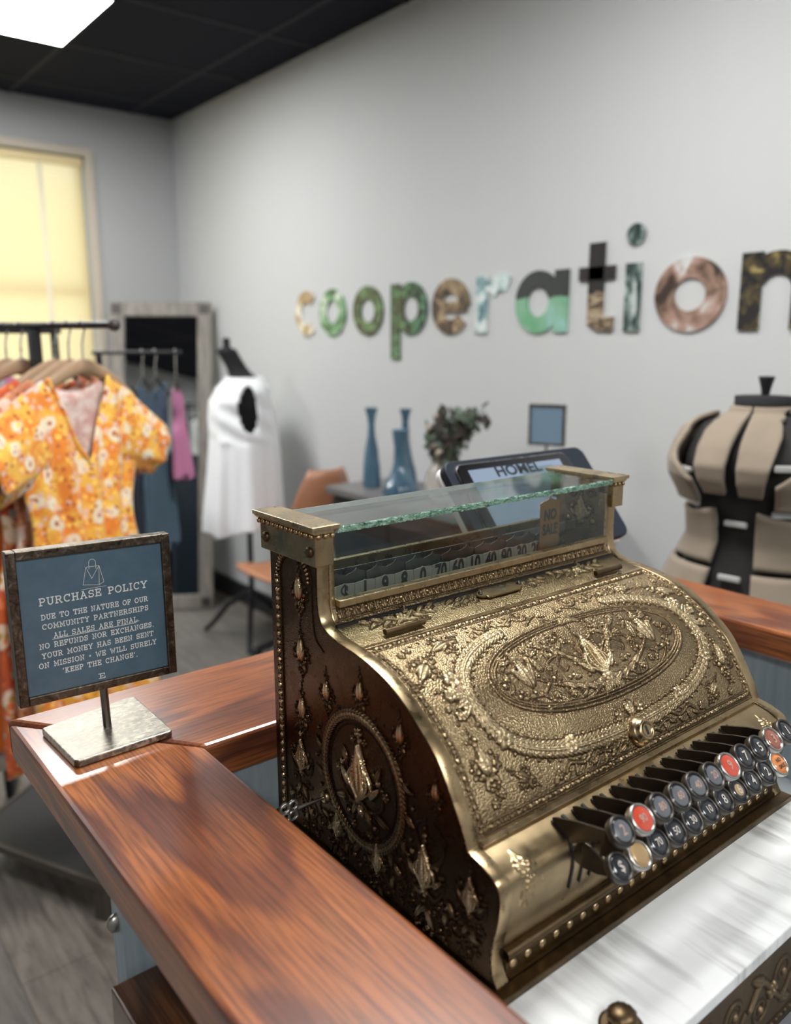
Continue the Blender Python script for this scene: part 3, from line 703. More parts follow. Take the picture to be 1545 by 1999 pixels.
for sg in (-1, 1):
    U_ = lambda d: CU+sg*d
    for (a, b_, c, d) in ((.006,.020,.034,.047), (.010,.026,.046,.064)):
        Q.stroke([(CU, .132), (U_(a), .120), (U_(b_), .106), (U_(c), .100), (U_(d), .108), (U_(d-.004), .116), (U_(d-.010), .113)], .0016, .0009)
    Q.stroke([(CU, .133), (U_(.010), .116), (U_(.014), .098), (U_(.020), .084), (U_(.030), .078)], .0019, .0010)
    Q.stroke([(CU, .134), (U_(.030), .146), (U_(.060), .147), (U_(.085), .140), (U_(.100), .130)], .0018, .0009)
    Q.stroke([(U_(.070), .121), (U_(.084), .129), (U_(.102), .127), (U_(.114), .119)], .0016, .0009)
    for x, y, r0 in ((.030,.0755,.0035), (.043,.083,.0030), (.060,.079,.0032), (.074,.083,.0028), (.104,.086,.0030), (.112,.104,.0030), (.052,.137,.0032), (.070,.134,.0030), (.088,.143,.0026), (.036,.124,.0030), (.060,.108,.0028), (.021,.112,.0026), (.078,.110,.0028)): Q.floret(U_(x), y, r0*1.35, 5)
    for k in range(9): Q.bead(U_(.018+.010*k), .1495-.0010*abs(k-4), .0011)
    for k in range(16): Q.bead(U_(.020+.007*k), .0745+.004*math.sin(k*1.3), .0012)
    for k in range(7): Q.petal(U_(.030+.012*k), .090+.006*math.sin(k*2.1), .0065, .0022, sg*(.8+.9*k), .0022)
    Q.scroll(U_(.040), .137, .0060, 0, 1.2, sg, .0010); Q.scroll(U_(.100), .137, .0055, PI, 1.2, -sg, .0010); Q.scroll(U_(.078), .094, .0060, 0, 1.2, -sg, .0010); Q.scroll(U_(.108), .094, .0065, PI, 1.3, sg, .0011)
    # ornament outside the wreath
    for k in range(12): Q.bead(U_(.060+.011*k), .037+.003*math.cos(k*1.7), .0013)
    for k in range(8): Q.petal(U_(.020+.013*k), .199-.002*(k % 2), .0060, .0020, sg*(.4+.5*(k % 3)), .0018)
    for k in range(6): Q.bead(U_(.186+.002*math.sin(k*2)), .078+.016*k, .0015); Q.scroll(U_(.180), .060+.11*(k % 2), .0060, 0, 1.2, sg, .0010) if k < 2 else None
Q.shell(CU, .133, .046, -PI/2, 7, .72); Q.floret(CU, .134, .0070, 6); Q.bead(CU, .134, .0034, .0046)
for k in range(7): Q.petal(CU+(k-3)*.0035, .142+.0012*abs(k-3), .007, .0024, PI/2+(3-k)*.18, .0022)
Q.petal(CU+.006, .170, .0085, .0062, PI/2, .0034, .5); Q.floret(CU-.010, .172, .006); Q.floret(CU+.020, .171, .006)
# sprays in the four corners
for u, v, sz, an in ((.0785,.0475,.050,-1.9), (.0400,.0700,.052,-2.3), (.0425,.162,.054,-.1), (.0760,.184,.034,-.9), (.344,.0450,.044,1.9), (.392,.0680,.050,2.2), (.3925,.160,.052,.1), (.358,.187,.036,.9)):
    Q.pendant(u, v, sz, an)
for u, v in ((.035,.045), (.044,.041), (.040,.193), (.050,.188), (.372,.049), (.400,.048), (.397,.186), (.115,.195), (.330,.196), (.385,.196)): Q.floret(u, v, .0042)
def lid_fn(Ua, Va, H):
    y, z, ny_, nz_ = fl(Va+LV0); h = H-.0008; return XL+LU0+Ua, y+ny_*h, z+nz_*h
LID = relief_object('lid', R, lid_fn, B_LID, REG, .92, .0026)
yk, zk, nyk, nzk = [float(q) for q in fl(np.array(.1915))]
T = Matrix.Translation((XL+.2265, yk, zk)) @ Vector((0, nyk, nzk)).to_track_quat('Z', 'Y').to_matrix().to_4x4()
b = MB(); b.lathe([(.0135,-.001),(.0135,.003),(.0115,.0065),(.0105,.007),(.0105,.010),(.0088,.0115),(.0070,.0115),(.0068,.0105),(.0045,.0105)], (0,0,0), 28, T); lk = b.build('lock', B_RIM, REG)
b = MB(); b.box(-.0012, .0012, -.0042, .0042, .0100, .0109, T); b.build('keyhole', BLACKM, lk)

# hinge strip with name plate
fs, Lst = arcfun([tuple(p) for p in reversed(catmull([(.5380,1.1915),(.5471,1.1925),(.5590,1.1937),(.5706,1.1965),(.5790,1.2010),(.5840,1.2080),(.5858,1.2150)], 8))])
R = Relief(XR-XL-.028, Lst, .00042)
for k in range(48):
    u = .004+k*(R.w-.008)/47; R.stroke([(u-.0022, .004), (u-.0022, .011)], .0007, h=.0012, smooth=False); R.bead(u+.0015, .0065, .0018); R.bead(u+.0015, .0105, .0011)
R.stroke([(.002, .0022), (R.w-.002, .0022)], .0007, h=.001, smooth=False); R.stroke([(.002, .0132), (R.w-.002, .0132)], .0007, h=.001, smooth=False)
for c in (.068, R.w-.078):
    for sg in (-1, 1):
        R.stroke([(c, .034), (c+sg*.015, .026), (c+sg*.030, .030), (c+sg*.044, .024)], .0020, .0009)
        for k in range(6): R.petal(c+sg*(.006+.007*k), .030-.001*k+.004*(-1)**k, .008, .0026, sg*(.5*(-1)**k)+(PI if sg < 0 else 0), .0022)
        for k in range(5): R.bead(c+sg*(.010+.008*k), .022+.002*(k % 2), .0017)
        R.scroll(c+sg*.020, .038, .006, 0, 1.2, sg, .0010)
    R.floret(c, .028, .0065, 6); R.floret(c+.010, .020, .0042); R.floret(c-.012, .040, .0040)
pc = .2135-.014
R.scroll(pc-.042, .030, .008, 0, 1.3, 1, .0010); R.scroll(pc+.046, .030, .008, PI, 1.3, -1, .0010)
for sg in (-1, 1):
    for k in range(4): R.petal(pc+sg*(.050+.006*k), .028+.003*(-1)**k, .007, .0024, sg*.4+(PI if sg < 0 else 0), .0020); R.bead(pc+sg*(.054+.006*k), .036, .0016)
def strip_fn(Ua, Va, H):
    y, z, a, c = fs(Va); h = H-.0006; return XL+.014+Ua, y+a*h, z+c*h
HS = relief_object('hinge_strip', R, strip_fn, B_LID, REG, .9, .0024)
# shaped name plate
yp, zp, a_, c__ = [float(q) for q in fs(np.array(.029))]
nrm = Vector((0, a_, c__)); T = Matrix.Translation(Vector((XL+.014+pc, yp, zp))+nrm*.0022) @ Matrix(((1,0,0),(0,nrm.z,nrm.y),(0,-nrm.y,nrm.z))).to_4x4()
out = [(-.024,-.0085),(.024,-.0085),(.0245,-.006),(.030,-.0045),(.0335,0),(.030,.0045),(.0245,.006),(.024,.0085),(-.024,.0085),(-.0245,.006),(-.030,.0045),(-.0335,0),(-.030,-.0045),(-.0245,-.006)]
npl = MB().prism(out, -.0012, .0010, 2, False, T).build('name_plate', B_RIM, REG, bevel=.0004)
b = MB()
for tx, sz, dy in (('NATIONAL', .0068, .0030), ('332', .0062, -.0035)):
    v, f = text_mesh(tx, sz, .00012); b.add([T @ Vector((p[0]*1.1, p[1]+dy, .0012)) for p in v], f)
b.build('lettering', NICKEL_L, npl)
for sx in (-.0285, .0285): MB().ball(T @ Vector((sx, 0, .0012)), .0026, 12).build('rivet', NICKEL, npl)

for x0 in (.426, .726):
    MB().tube([(x0, .5445, 1.1958), (x0+.046, .5445, 1.1958)], .0030, 10).build('hinge', B_DARK, REG)
MB().box(XL+.0137, XR-.0137, .5330, .5385, 1.1865, 1.1912).build('hinge_bar', B_RIM, REG, bevel=.0005)

# glass housing: sill, panes, caps
b = MB(); b.box(XL+.0196, XR-.0196, .5790, .5885, 1.2145, 1.2215); b.box(XL+.0137, XR-.0137, .6480, .6540, 1.2150, 1.2380); b.build('glass_sill', B_GOLD, REG, bevel=.0008)
MB().box(XL+.0198, XR-.0198, .5830, .5848, 1.2216, 1.2845).build('front_glass', PANE, REG)
MB().box(XL+.0198, XR-.0198, .6550, .6568, 1.2200, 1.2845).build('back_glass', PANE, REG)
MB().box(XL+.0140, XR-.0140, .5785, .6660, 1.2850, 1.2908).build('top_glass', PANE, REG)
# chipped green front edge of the top pane
b = MB(); n = 240; xs = np.linspace(XL+.0185, XR-.0185, n); v = []; f = []
for i, x in enumerate(xs):
    j = lambda s: s*random.uniform(-1, 1)
    v += [(x, .5786, 1.2909), (x, .5774+j(.0006), 1.2896+j(.0004)), (x, .5778+j(.0007), 1.2866+j(.0006)), (x, .5788+j(.0006), 1.2845+j(.0004)), (x, .5810, 1.2848)]
for i in range(n-1):
    for k in range(4): f.append((i*5+k, i*5+k+1, (i+1)*5+k+1, (i+1)*5+k))
b.add(v, f, False); b.build('glass_edge', EDGEG, REG)
v_ = mat('glass_back_edge', (.60,.68,.66), .15, 0, .5); MB().box(XL+.0185, XR-.0185, .6660, .6666, 1.2853, 1.2906).build('glass_edge', v_, REG)
b = MB(); b.box(XL+.0199, XR-.0199, .6290, .6300, 1.2240, 1.2340); b.build('inner_rail', NICKEL_L, REG)
for x0, x1, ci in ((.3720, .4015, 0), (.7945, .8250, 1)):
    cp = thing if False else None
    k = .0035
    b = MB(); b.box(x0, x1, .5760, .6815, 1.2893, 1.2935); b.prism([(x0, 1.2893), (x1, 1.2893), (x1-k, 1.2858), (x0+k, 1.2858)], .5785, .679, 1)
    C0 = b.build('cap', B_GOLD, REG, bevel=.0006)
    b = MB(); b.box(x0+.0055, x1-.0045, .5805, .6765, 1.2560, 1.2850); b.build('cap_block', B_RIM, C0, loc=(0,0,0), bevel=.0008)
    b = MB()
    for q in range(12): b.ball((x0+.0048, .5850+.0083*q, 1.2833), .0027, 8)
    for q in range(3): b.ball((x0+.008+.0075*q, .5798, 1.2835), .0027, 8)
    b.build('beading', B_RIM, C0, loc=(0,0,0))
    if ci == 0:
        for yy in (.5905, .6660):
            T = Matrix.Translation((x0+.0056, yy, 1.2685)) @ Vector((-1, 0, 0)).to_track_quat('Z', 'Y').to_matrix().to_4x4()
            b = MB(); b.lathe([(.0052,-.001),(.0052,.001),(.0045,.0022),(.003,.0027),(.001,.0028)], (0,0,0), 18, T); b.box(-.0042, .0042, -.0006, .0006, .0026, .0031, T); b.build('screw', B_DARK, C0, loc=(0,0,0))
# fix parents of the cap pieces (world-built meshes under an offset parent)
# indicator tabs: ogee topped plates just showing above the sill
tabs = [('$',0), ('1',0), ('9',0), ('8',0), ('0',0), ('70',0), ('60',0), ('10',0), ('40',0), ('90',0), ('30',0), ('20',0), ('100',0)]
def ogee(w_, z0, z1, tip):
    h = w_/2; return [(-h, z0), (h, z0), (h, z1), (h*.80, z1+tip*.25), (h*.42, z1+tip*.40), (h*.14, z1+tip*.62), (0, z1+tip), (-h*.14, z1+tip*.62), (-h*.42, z1+tip*.40), (-h*.80, z1+tip*.25), (-h, z1)]
for i, (tx, _) in enumerate(tabs):
    x = .418+.0243*i; 
    T = Matrix.Translation((x, 0, 0)); tb = MB().prism(ogee(.0262, 1.2012, 1.2325, .0065), .6080+.0012*(i % 2), .6088+.0012*(i % 2), 1, False, T).build('indicator_tab', TABS_, REG)
    T2 = Matrix.Translation((x+.004, 0, 0)); pf = MB().prism(ogee(.0238, 1.2012, 1.2268, .0020), .6008, .6015, 1, False, T2).build('number_plate', TABP, REG)
    v, f = text_mesh(tx, .0230 if len(tx) < 3 else .018, .0009); MB().add([(x+.004+p[0]*.72, .6005, 1.2180+p[1]) for p in v], f).build('number', DARKINK, pf, loc=(0,0,0))
T = Matrix.Translation((.706, 0, 0))
NSP = MB().prism(ogee(.0330, 1.2160, 1.2715, .0075), .5960, .5970, 1, False, T).build('no_sale_tab', TABM, REG, bevel=.0002); NSP['label'] = 'raised copper tab reading NO SALE'
b = MB()
for tx, z in (('NO', 1.2570), ('SALE', 1.2400)):
    v, f = text_mesh(tx, .0172, .0008); b.add([(.706+p[0]*(.70 if tx == 'SALE' else .78), .5956, z+p[1]) for p in v], f)
b.build('lettering', DARKINK, NSP, loc=(0,0,0))

# front plate with slots, moulding, studs, base lip
fp, Lfp = arcfun([tuple(p) for p in catmull([(.3885,1.0748),(.3735,1.0710),(.3625,1.0655),(.3580,1.0570),(.3578,1.0440),(.3602,1.0290),(.3632,1.0140),(.3640,1.0000)], 8)])
R = Relief(XR-XL-.028, Lfp, .0006)
for c in (.018, R.w-.020):
    R.floret(c, .026, .008, 6); R.floret(c+.003, .037, .006)
    R.chain([(c, .040), (c-.002, .052), (c+.002, .062)], .0018); R.petal(c+.004, .046, .008, .003, 1.3, .0018); R.petal(c-.005, .050, .008, .003, 1.8, .0018)
    R.petal(c, .018, .007, .003, -PI/2, .0016); R.petal(c+.006, .030, .007, .003, 0, .0016)
def fp_fn(Ua, Va, H):
    y, z, a, c = fp(Va); return XL+.014+Ua, y-a*0+np.where(True, -np.abs(a)*0, 0)+(-a)*H*-1*-1*0+y*0-H*.8, z+H*.5
relief_object('front_plate', R, lambda a, b_, H: (lambda r: (XL+.014+a, r[0]-H*.85, r[1]+H*.45))(fp(b_)), plainbrass('keyplate_brass', (.43,.33,.19), (.30,.22,.12), .32), REG, 1., .002)
SX = [.4660+.01255*i for i in range(22)]
b = MB()
for x in SX:
    b.prism([(.3800,1.0738), (.3722,1.0714), (.3640,1.0672), (.3590,1.0600), (.3570,1.0600), (.3625,1.0690), (.3718,1.0730), (.3797,1.0753)], x-.0014, x+.0014, 0)
    b.prism([(.3582,1.0600), (.3576,1.0450), (.3610,1.0260), (.3590,1.0250), (.3560,1.0450), (.3566,1.0605)], x-.0009, x+.0009, 0)
b.build('key_slots', BLACKM, REG)
b = MB(); b.tube([(XL+.0138, .3620, .9990), (XR-.0138, .3620, .9990)], .0052, 12, False); b.box(XL+.0138, XR-.0138, .3600, .3660, .9830, .9960); b.box(XL+.0138, XR-.0138, .3570, .3660, .9815, .9845)
b.build('base_moulding', B_DARK, REG)
b = MB(); x = .4030
while x < XR-.02: b.ball((x, .3600, .9900), .0042, 10, (1,.5,1)); x += .0166
b.build('base_studs', B_RIM, REG)
MB().box(XL-.003, XR+.003, .3460, YB+.001, .9737, .9805).build('base_lip', B_DARK, REG, bevel=.001)
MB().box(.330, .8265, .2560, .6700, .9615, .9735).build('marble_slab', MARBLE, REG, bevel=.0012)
MB().box(.340, .8200, .2660, .6600, .8560, .9612).build('drawer_case', B_DARK, REG, bevel=.001)
R = Relief(.486, .088, .0007)
R.beadreel((.004, .005), (.482, .005), .005, .010); R.beadreel((.004, .083), (.482, .083), .006, .008)
for k in range(6):
    c = .045+.08*k
    R.stroke([(c-.036, .045), (c-.02, .028), (c, .045), (c+.02, .062), (c+.036, .045)], .0034, .0022); R.scroll(c-.018, .055, .014, 0, 1.4, 1, .0020); R.scroll(c+.018, .036, .014, PI, 1.4, 1, .0020)
    R.floret(c, .045, .008, 6); R.petal(c+.026, .066, .012, .005, .5, .0026); R.petal(c-.026, .024, .012, .005, .5+PI, .0026)
DF = relief_object('drawer_front', R, lambda a, v, H: (.337+a, .2640-H, .9560-v), B_DRAWER, REG, 1., .0026)

MB().prism([(.3868,1.0738),(.3868,1.0772),(.3905,1.0795),(.3960,1.0795),(.3960,1.0738)], XL+.0138, XR-.0138, 0).build('lid_ledge', B_RIM, REG, bevel=.0005)

R = Relief(.052, .056, .0006)
R.shell(.026, .046, .030, -PI/2, 5, .7); R.floret(.026, .046, .005)
for sg in (-1, 1): R.scroll(.026+sg*.013, .030, .007, 0, 1.2, sg, .0012); R.scroll(.026+sg*.014, .012, .006, PI, 1.2, -sg, .0011); R.bead(.026+sg*.018, .046, .0028)
relief_object('inner_end_panel', R, lambda a, v, H: (XR-.0197-H, .596+a, 1.2815-v), B_LID, REG, 1., .0024)

# keys
UP = [('2','worn'), ('90','red'), ('80','worn'), ('60','worn'), ('40','worn'), ('20','worn'), ('9','red'), ('7','dark'), ('5','dark'), ('3','brownred'), ('1','dark')]
LO = [('$','dark'), ('','tan'), ('70','dark'), ('50','dark'), ('30','dark'), ('10','dark'), ('8','dark'), ('6','tan2'), ('4','dark'), ('2','dark'), ('NO\nSALE','orange')]
kn = Vector((0, -.70, .714)).normalized()
KT = Matrix(((1,0,0),(0,kn.z,kn.y),(0,-kn.y,kn.z))).to_4x4()
def key(x, y, z, txt, kind, upper):
    T = Matrix.Translation((x, y, z)) @ KT
    light = kind in ('red', 'tan', 'worn', 'brownred', 'orange')
    K = MB().lathe([(.0060,-.0088),(.0100,-.0080),(.0116,-.0066),(.0120,-.0030),(.0120,-.0012),(.0114,.0000),(.0103,.0002),(.0096,-.0006),(.0096,-.0020)], (0,0,0), 32, T).build('key_button', NICKEL_L if kind in ('red','tan','brownred','orange') else NICKEL, REG)
    fk = 'tan' if kind == 'tan2' else kind
    F = MB().lathe([(.0099,-.0018),(.0097,-.0007),(.006,-.0001),(.001,.0001)], (0,0,0), 28, T).build('key_face', KFACE['dark' if kind in ('red','worn','tan2','tan') and kind != 'tan' else fk], K, loc=(0,0,0))
    if kind in ('red', 'worn', 'tan2'):
        cc = KFACE[{'red':'red','worn':'worn','tan2':'tan'}[kind]]
        sc = .0094 if kind == 'red' else .0080 if kind == 'worn' else .0066
        MB().lathe([(sc,-.0004),(sc*.6,.00025),(.001,.0004)], (0,0,0), 26, T).build('face_insert', cc, K, loc=(0,0,0))
    if txt:
        b = MB(); lines = txt.split('\n')
        for i, ln in enumerate(lines):
            v, f = text_mesh(ln, .0115 if len(lines) == 1 and len(ln) == 1 else .0085 if len(lines) == 1 else .0052, .00015)
            b.add([T @ Vector((p[0]*.9, p[1]+(.0030-.006*i if len(lines) > 1 else 0), .0006)) for p in v], f)
        b.build('number', DARKINK if kind in ('orange',) else NUMT if kind in ('worn', 'red', 'brownred') else NUMI, K, loc=(0,0,0))
for i, (tx, kd) in enumerate(UP):
    x = .4715+.02515*i; key(x, .3170, 1.0955, tx, kd, True)
    MB().prism([(.3790,1.0780), (.3760,1.0795), (.3520,1.0872), (.3270,1.0925), (.3230,1.0900), (.3260,1.0850), (.3420,1.0750), (.3580,1.0660), (.3640,1.0600), (.3720,1.0620)], x-.0065, x-.0042, 0).build('key_lever', STEEL_D, REG, bevel=.0003)
    MB().box(x-.0065, x-.001, .3235, .3275, 1.0850, 1.0895).build('lever_tab', STEEL_D, REG)
for i, (tx, kd) in enumerate(LO):
    x = .4830+.0249*i; key(x, .3245, 1.0560, tx, kd, False)
    MB().prism([(.3640,1.0640), (.3500,1.0620), (.3360,1.0550), (.3310,1.0510), (.3310,1.0460), (.3420,1.0420), (.3560,1.0400), (.3640,1.0440)], x-.0055, x-.0032, 0).build('key_lever', STEEL_D, REG, bevel=.0003)
    MB().box(x-.0055, x-.001, .3300, .3345, 1.0455, 1.0505).build('lever_tab', STEEL_D, REG)

# small key in the side lock
KY = thing('key', 'small nickel key with pierced bow standing in the left side lock of the register', 'key', None, (.37, .578, 1.036))
b = MB(); b.tube([(.3802, .5775, 1.0355), (.352, .5790, 1.0345)], .0016, 8); b.build('shaft', NICKEL_L, KY)
b = MB()
for dx, dz in ((0, .0048), (0, -.0048), (-.0085, .0045), (-.0085, -.0045)):
    pts = [(.3465+dx+.0046*math.cos(a), .579, 1.0345+dz+.0044*math.sin(a)) for a in np.linspace(0, 2*PI, 15)]; b.tube(pts, .0016, 6, False)
b.build('bow', NICKEL_L, KY)
b = MB(); b.lathe([(.006,-.001),(.006,.002),(.0045,.003),(.003,.003)], (0,0,0), 18, Matrix.Translation((.3805, .5775, 1.0355)) @ Vector((-1,0,0)).to_track_quat('Z','Y').to_matrix().to_4x4()); b.build('collar', B_RIM, KY)

# brass knob standing in front on the marble, cut by the frame
KB = thing('brass_knob', 'ornate round brass knob peeking over the bottom edge on the white marble', 'knob', None, (.433, .2830, .9737))
MB().lathe([(.0105,.0000),(.0100,.0012),(.0050,.0020),(.0042,.0035),(.0075,.0050),(.0105,.0075),(.0110,.0100),(.0085,.0130),(.0040,.0145),(.0008,.0148)], (.433,.2830,.9737), 26, flute=.06, nf=12).build('knob', B_DARK, KB)
MB().lathe([(.0160,0),(.0160,.0012),(.0136,.0018)], (.433,.2830,.9737), 26).build('flange', B_DARK, KB)

# ------------------------------------------------------------------ purchase policy sign
SG = thing('counter_sign', 'slate blue PURCHASE POLICY sign in a tarnished metal frame on a square base', 'sign', None, (.249, .775, ZR))
def rrect(cx, cy, wx, wy, r, n=5):
    out = []
    for sx, sy_, a0 in ((1,1,0), (-1,1,PI/2), (-1,-1,PI), (1,-1,1.5*PI)):
        for k in range(n+1):
            a = a0+PI/2*k/n; out.append((cx+sx*(wx/2-r)+r*math.cos(a), cy+sy_*(wy/2-r)+r*math.sin(a)))
    return out
MB().prism([(.197,.806),(.1955,.8035),(.1995,.719),(.2025,.716),(.2925,.7185),(.2955,.7215),(.2960,.819),(.2925,.8225)], ZR+.0002, ZR+.0075, 2).build('base', TARN, SG, bevel=.0012)
MB().tube([(.2485,.7700,ZR+.007), (.2490,.7745,1.120)], .0040, 16).build('post', STEEL, SG)
F0 = (.1702, .3252, 1.1130, 1.2630)    # x0,x1,z0,z1 ; sign leans a little: sheared heights follow the photo
def SP(x, z, y=0.):     # sign plane: slight roll
    cxm = (F0[0]+F0[1])/2; return (x, .7740+y, z-(x-cxm)*.028)
def sbox(mb, x0, x1, z0, z1, y0, y1):
    v = [SP(x, z, y) for x in (x0, x1) for y in (y0, y1) for z in (z0, z1)]
    mb.add(v, [(0,1,3,2),(4,6,7,5),(0,4,5,1),(2,3,7,6),(0,2,6,4),(1,5,7,3)])
b = MB(); fw = .0085; x0, x1, z0, z1 = F0
for a in ((x0, x0+fw, z0, z1), (x1-fw, x1, z0, z1), (x0+fw, x1-fw, z0, z0+fw), (x0+fw, x1-fw, z1-fw, z1)): sbox(b, *a, -.004, .009)
b.build('frame', TARND, SG, bevel=.0008)
b = MB(); sbox(b, x0+fw*.5, x1-fw*.5, z0+fw*.5, z1-fw*.5, -.0005, .006); b.build('print_panel', SIGNB, SG)
b = MB(); sbox(b, x0+.002, x1-.002, z0+.002, z1-.0012, .0091, .0108); b.build('back_board', mat('back_board', (.12,.16,.18), .5), SG)
# slab serif stroke font
def _arc(cx, cy, rx, ry, a0, a1, n=8): return [(cx+rx*math.cos(math.radians(a0+(a1-a0)*i/n)), cy+ry*math.sin(math.radians(a0+(a1-a0)*i/n))) for i in range(n+1)]
s = .13
GL = {'A': (1.0, [[(0.12,0),(.5,1),(.88,0)], [(.27,.36),(.73,.36)], [(0,0),(.26,0)], [(.74,0),(1,0)], [(.34,1),(.5,1)]]),
 'B': (.85, [[(.15,0),(.15,1)], [(0,1),(.5,1)]+_arc(.5,.76,.27,.24,90,-90)+[(.15,.52)], [(.5,.52)]+_arc(.52,.26,.31,.26,90,-90)+[(0,0)]]),
 'C': (.95, [_arc(.5,.5,.45,.5,50,310,14), [(.86,1),(.86,.72)]]),
 'D': (.95, [[(.15,0),(.15,1)], [(0,1),(.45,1)]+_arc(.45,.5,.45,.5,90,-90,12)+[(0,0)]]),
 'E': (.85, [[(.15,0),(.15,1)], [(0,1),(.8,1),(.8,.74)], [(0,0),(.82,0),(.82,.26)], [(.15,.52),(.58,.52)], [(.58,.64),(.58,.40)]]),
 'F': (.82, [[(.15,0),(.15,1)], [(0,1),(.8,1),(.8,.74)], [(0,0),(.34,0)], [(.15,.50),(.58,.50)], [(.58,.62),(.58,.38)]]),
 'G': (1.0, [_arc(.5,.5,.45,.5,50,340,15)+[(.92,.42)], [(.86,1),(.86,.74)], [(.58,.44),(1.0,.44)], [(.90,.44),(.90,.06)]]),
 'H': (1.0, [[(.17,0),(.17,1)], [(.83,0),(.83,1)], [(.17,.5),(.83,.5)]]+[[(a,b),(a+.32,b)] for a in (0,.68) for b in (0,1)]),
 'I': (.40, [[(.2,0),(.2,1)], [(.02,0),(.38,0)], [(.02,1),(.38,1)]]),
 'K': (.98, [[(.17,0),(.17,1)], [(.17,.38),(.80,1)], [(.38,.56),(.84,0)], [(0,0),(.34,0)], [(0,1),(.34,1)], [(.66,0),(1,0)], [(.62,1),(.96,1)]]),
 'L': (.80, [[(.17,0),(.17,1)], [(0,1),(.36,1)], [(0,0),(.78,0),(.78,.30)]]),
 'M': (1.15, [[(.17,0),(.17,1),(.575,.30),(.98,1),(.98,0)], [(0,0),(.34,0)], [(.81,0),(1.15,0)], [(0,1),(.17,1)], [(.98,1),(1.15,1)]]),
 'N': (1.0, [[(.17,0),(.17,1),(.83,0),(.83,1)], [(0,0),(.34,0)], [(0,1),(.17,1)], [(.66,1),(1,1)]]),
 'O': (1.0, [_arc(.5,.5,.47,.5,0,360,20)]),
 'P': (.85, [[(.15,0),(.15,1)], [(0,1),(.5,1)]+_arc(.5,.73,.31,.27,90,-90)+[(.15,.46)], [(0,0),(.36,0)]]),
 'R': (.98, [[(.15,0),(.15,1)], [(0,1),(.52,1)]+_arc(.52,.75,.29,.25,90,-90)+[(.15,.50)], [(.52,.50),(.84,0)], [(0,0),(.34,0)], [(.80,0),(.98,0)]]),
 'S': (.82, [_arc(.42,.74,.34,.26,35,240,9)+_arc(.41,.26,.36,.26,60,-145,9), [(.74,1),(.74,.76)], [(.06,0),(.06,.26)]]),
 'T': (.95, [[(.475,0),(.475,1)], [(.0,.74),(.0,1),(.95,1),(.95,.74)], [(.28,0),(.67,0)]]),
 'U': (1.0, [[(.17,1),(.17,.36)]+_arc(.5,.36,.33,.36,180,360,10)+[(.83,1)], [(0,1),(.34,1)], [(.66,1),(1,1)]]),
 'V': (1., [[(.1,1),(.5,0),(.9,1)]]),
 'W': (1.35, [[(.14,1),(.40,0),(.675,.80),(.95,0),(1.21,1)], [(0,1),(.30,1)], [(1.05,1),(1.35,1)]]),
 'X': (1.0, [[(.14,0),(.86,1)], [(.14,1),(.86,0)]]+[[(a,b),(a+.30,b)] for a in (0,.70) for b in (0,1)]),
 'Y': (1.0, [[(.12,1),(.5,.46),(.88,1)], [(.5,.46),(.5,0)], [(0,1),(.28,1)], [(.72,1),(1,1)], [(.32,0),(.68,0)]]),
 '+': (.5, [[(.25,.36),(.25,.64)], [(.11,.5),(.39,.5)], [(.16,.42),(.34,.58)]]), '.': (.3, [[(.12,.02),(.2,.02)]]), "'": (.3, [[(.18,1),(.10,.76)]]), ' ': (.62, [])}
_lift = [0]
def strokes(mb, pts, wd, P):
    # one mitred ribbon per stroke; each stroke lies a hair above the last so that none are coplanar
    q = [Vector(pts[0])]
    for p in pts[1:]:
        if (Vector(p)-q[-1]).length > 1e-6: q.append(Vector(p))
    if len(q) < 2: return
    closed = (q[0]-q[-1]).length < 1e-5 and len(q) > 3
    if not closed:
        d0 = (q[1]-q[0]).normalized(); d1 = (q[-1]-q[-2]).normalized(); q[0] = q[0]-d0*wd*.4; q[-1] = q[-1]+d1*wd*.4
    _lift[0] = (_lift[0]+1) % 5; h = -.00007*_lift[0]; v = []; n = len(q)
    for i in range(n):
        if closed: da = (q[i]-q[i-1]) if i else (q[0]-q[-2]); db = (q[i+1]-q[i]) if i < n-1 else (q[1]-q[0])
        else: da = q[i]-q[i-1] if i else q[1]-q[0]; db = q[i+1]-q[i] if i < n-1 else q[i]-q[i-1]
        da = da.normalized(); db = db.normalized(); na = Vector((-da.y, da.x)); nb = Vector((-db.y, db.x)); m = na+nb
        m = m.normalized() if m.length > 1e-3 else na; k = wd/2/max(m.dot(na), .45)
        for sg in (1, -1):
            w_ = P(q[i].x+m.x*k*sg, q[i].y+m.y*k*sg); v.append((w_[0], w_[1]+h, w_[2]))
    mb.add(v, [(2*i, 2*i+1, 2*i+3, 2*i+2) for i in range(n-1)])
def slab(mb, txt, xa, xb, z, h, wd, P):
    tot = sum(GL[c][0] for c in txt)+.30*(len(txt)-1); k = (xb-xa)/tot; x = xa
    for c in txt:
        wc, st = GL[c]
        for pl in st: strokes(mb, [(x+p[0]*k, z+p[1]*h) for p in pl], wd, P)
        x += (wc+.30)*k
IP = lambda x, z: (x, .7740-.0009, z-.0)   # ink plane (heights below are already photo-levelled)
b = MB(); slab(b, 'PURCHASE POLICY', .1960, .2995, 1.2092, .0066, .00110, lambda x, z: SP(x, z+(x-.2477)*.012, -.0014)); b.build('heading', INK, SG)
b = MB()
